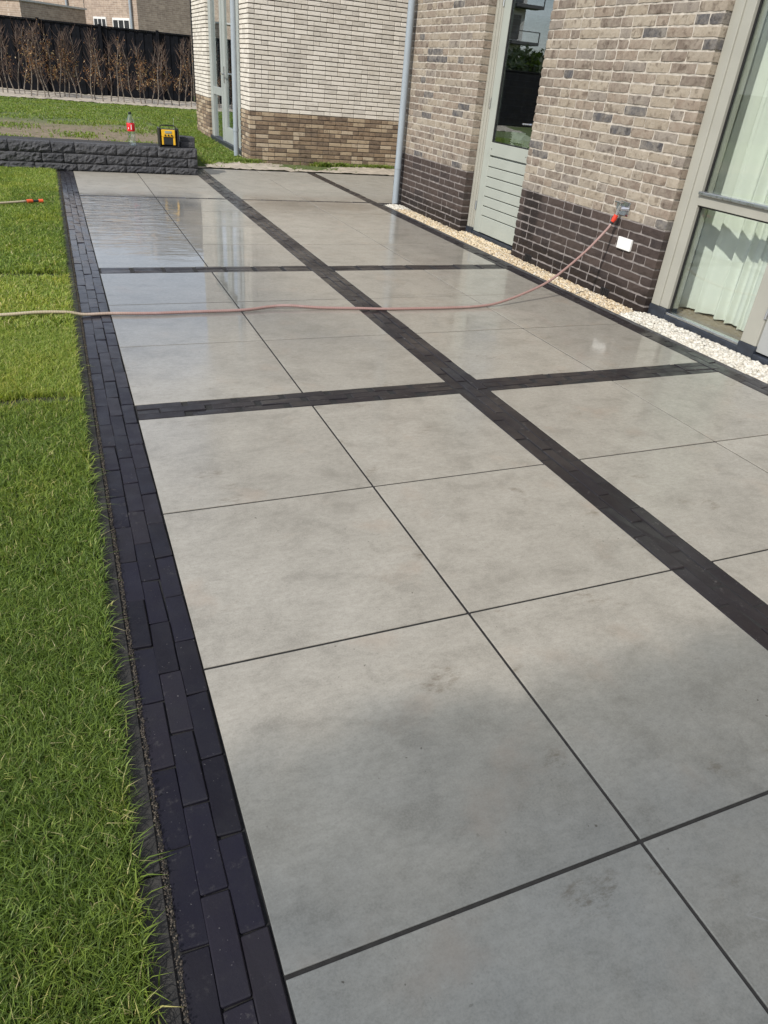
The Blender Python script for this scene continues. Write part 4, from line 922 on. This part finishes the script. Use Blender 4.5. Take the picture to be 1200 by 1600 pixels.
hx = [(-1.62, 0), (-1.50, 0), (-1.27, 40), (-1.12, 0), (-.91, 60), (-.72, 260), (-.55, 120), (-.32, 0), (-.20, 0), (.05, 330), (.20, 160), (.36, 90), (.50, 60), (.72, 150), (.90, 90), (1.22, 60), (1.36, 150), (1.63, 60), (1.90, 0), (2.08, 110), (2.31, 170), (2.64, 30), (2.92, 240), (3.12, 150), (3.34, 200), (3.46, 20), (3.72, 20), (4.06, 60), (4.30, 170), (4.55, 40), (4.74, 70)]
ORD = 'first second third fourth fifth sixth seventh eighth ninth tenth eleventh twelfth thirteenth fourteenth fifteenth sixteenth seventeenth eighteenth nineteenth twentieth'.split(); ORD += ['twenty-'+w for w in ORD[:9]]+['thirtieth', 'thirty-first']
for i, (x, lf) in enumerate(hx):
    lab = ('young beech full of brown leaves' if lf >= 150 else 'young beech with few brown leaves' if lf >= 60 else 'bare young beech')+', %s from the left along the fence' % ORD[i]
    young_tree(x, 27.3+random.uniform(-.35, .35), random.uniform(1.75, 2.15), 100+i, int(lf*1.6+8), lab)
o = mk('wire', MB().cyl((-9, 26.9, .30), (5.4, 26.9, .30), .009, n=6), M['wire']); tag(o, 'thin horizontal wire stretched along the stems of the young beeches', 'wire')

# ------------------------------------------------------------------ houses behind the fence
def corner_house(name, cx, cy, ang, w_left, w_right, z1, label, wins, pipe=None):
    """corner pointing to the viewer at (cx,cy); left face runs back-left, right face back-right"""
    e = empty(name, (cx, cy, 0)); tag(e, label, 'house')
    R = Matrix.Rotation(ang, 3, 'Z')
    def T(mb):                                   # local: +x along right face, -x.. left face runs along +y
        mb.v = [tuple(R @ Vector((v[0], v[1], 0))+Vector((cx, cy, v[2]))) for v in mb.v]; return mb
    def P(name_, a, b, mat, par=None, ch=0): return mk(name_, T(MB().box(a, b, ch)), M[mat], par or e)
    P('wall', (0, 0, 0), (w_right, w_left, z1), 'flat_bg'); P('coping', (-.06, -.06, z1+.002), (w_right+.06, w_left+.06, z1+.07), 'render')
    for (a, b, z0_, z1_) in wins:
        f_ = P('window', (-.05, a, z0_), (-.002, b, z1_), 'white', None); n_ = max(2, round((b-a)/.5))
        for i in range(n_):
            s0 = a+.06+i*(b-a-.06)/n_; P('pane', (-.058, s0, z0_+.08), (-.051, s0+(b-a-.06)/n_-.09, z1_-.09), 'gasket' if False else 'glassbg', f_)
    if pipe: mk('downpipe', T(MB().cyl((-.10, pipe, 0), (-.10, pipe, z1), .06, n=10)), M['zinc'], e)
    return e
M['glassbg'] = plain('dark_window_pane', (.035, .04, .045), .06, var=.2, scale=2)
A1 = math.radians(38)
corner_house('garden_annex', -.79, 36, A1, 6, 3.4, 3.19, 'low brick annex with a pale coping behind the left of the black fence', [], 2.3)
corner_house('brown_brick_house', 3.97, 36, math.radians(22), 5.2, 8, 7.2, 'two storey brown brick house with grey windows behind the black fence', [(.7, 2.35, .9, 3.02), (3.0, 4.3, .9, 3.04), (.8, 2.4, 4.3, 5.9)], .42)
corner_house('pale_brick_house', 2.2, 45, A1, 16, 8, 8.0, 'pale brick house seen above the low annex behind the black fence', [(6.2, 7.6, 3.5, 4.4)], 1.2)
# reflected surroundings to the left of the plot (seen in the door glass)
tw = empty('apartment_tower', (-37, 74, 0)); tag(tw, 'tall pale apartment tower with balconies reflected in the garden door glass', 'building')
mk('wall', MB().box((-37.3, 74.5, 0), (-26, 86, 26)), M['render'], tw)
for z_ in (2.6, 5.75, 8.9, 12.05, 15.2):
    mk('balcony', MB().box((-38.3, 72.6, z_), (-35.0, 74.49, z_+.28)).box((-38.3, 72.6, z_+.281), (-38.22, 72.7, z_+1.2)).box((-38.3, 72.6, z_+1.12), (-35.0, 72.68, z_+1.2)), M['roof'], tw)
    mk('window', MB().box((-36.8, 74.4, z_+.5), (-34.8, 74.49, z_+2.6)), M['glassbg'], tw)
def leafy_tree(x, y, h, r, seed, label):
    g2 = np.random.default_rng(seed); rr = random.Random(seed); e = empty('evergreen_tree', (x, y, 0)); tag(e, label, 'tree', 'trees beyond the garden')
    mk('trunk', MB().tube([(x, y, 0), (x+.1, y, h*.4), (x, y, h*.85)], [.3, .2, .05], 8), M['bark'], e)
    n = 3500; u = g2.normal(0, 1, (n, 3)); u /= np.linalg.norm(u, axis=1)[:, None]; c = u*(g2.random(n)**.4)[:, None]*np.array([r, r, h*.42])*(1+.25*np.sin(u[:, :1]*7+u[:, 2:]*5))+np.array([0, 0, h*.55])
    a1 = g2.normal(0, 1, (n, 3)); a1 /= np.linalg.norm(a1, axis=1)[:, None]; b1 = np.cross(a1, u); s_ = g2.uniform(.15, .34, n)[:, None]
    V = np.stack([c-a1*s_, c+b1*s_*.6, c+a1*s_, c-b1*s_*.6], 1).reshape(-1, 3)*S
    link('crown', raw_mesh('crown', V, np.arange(n*4).reshape(n, 4), M['leaf_dark'], np.repeat(g2.random(n), 4), np.ones(n*4)), (x, y, 0), e)
for i, (x, y, h, r) in enumerate(((-15, 37, 3.1, 1.9), (-18.5, 43, 3.7, 2.2), (-21, 48, 3.3, 2.2), (-25, 52, 4.6, 2.5), (-12, 38, 2.9, 1.8))):
    leafy_tree(x, y, h, r, 50+i, 'dark evergreen tree left beyond the fence, %s in the row' % ['second', 'third', 'fourth', 'rearmost', 'nearest'][i])
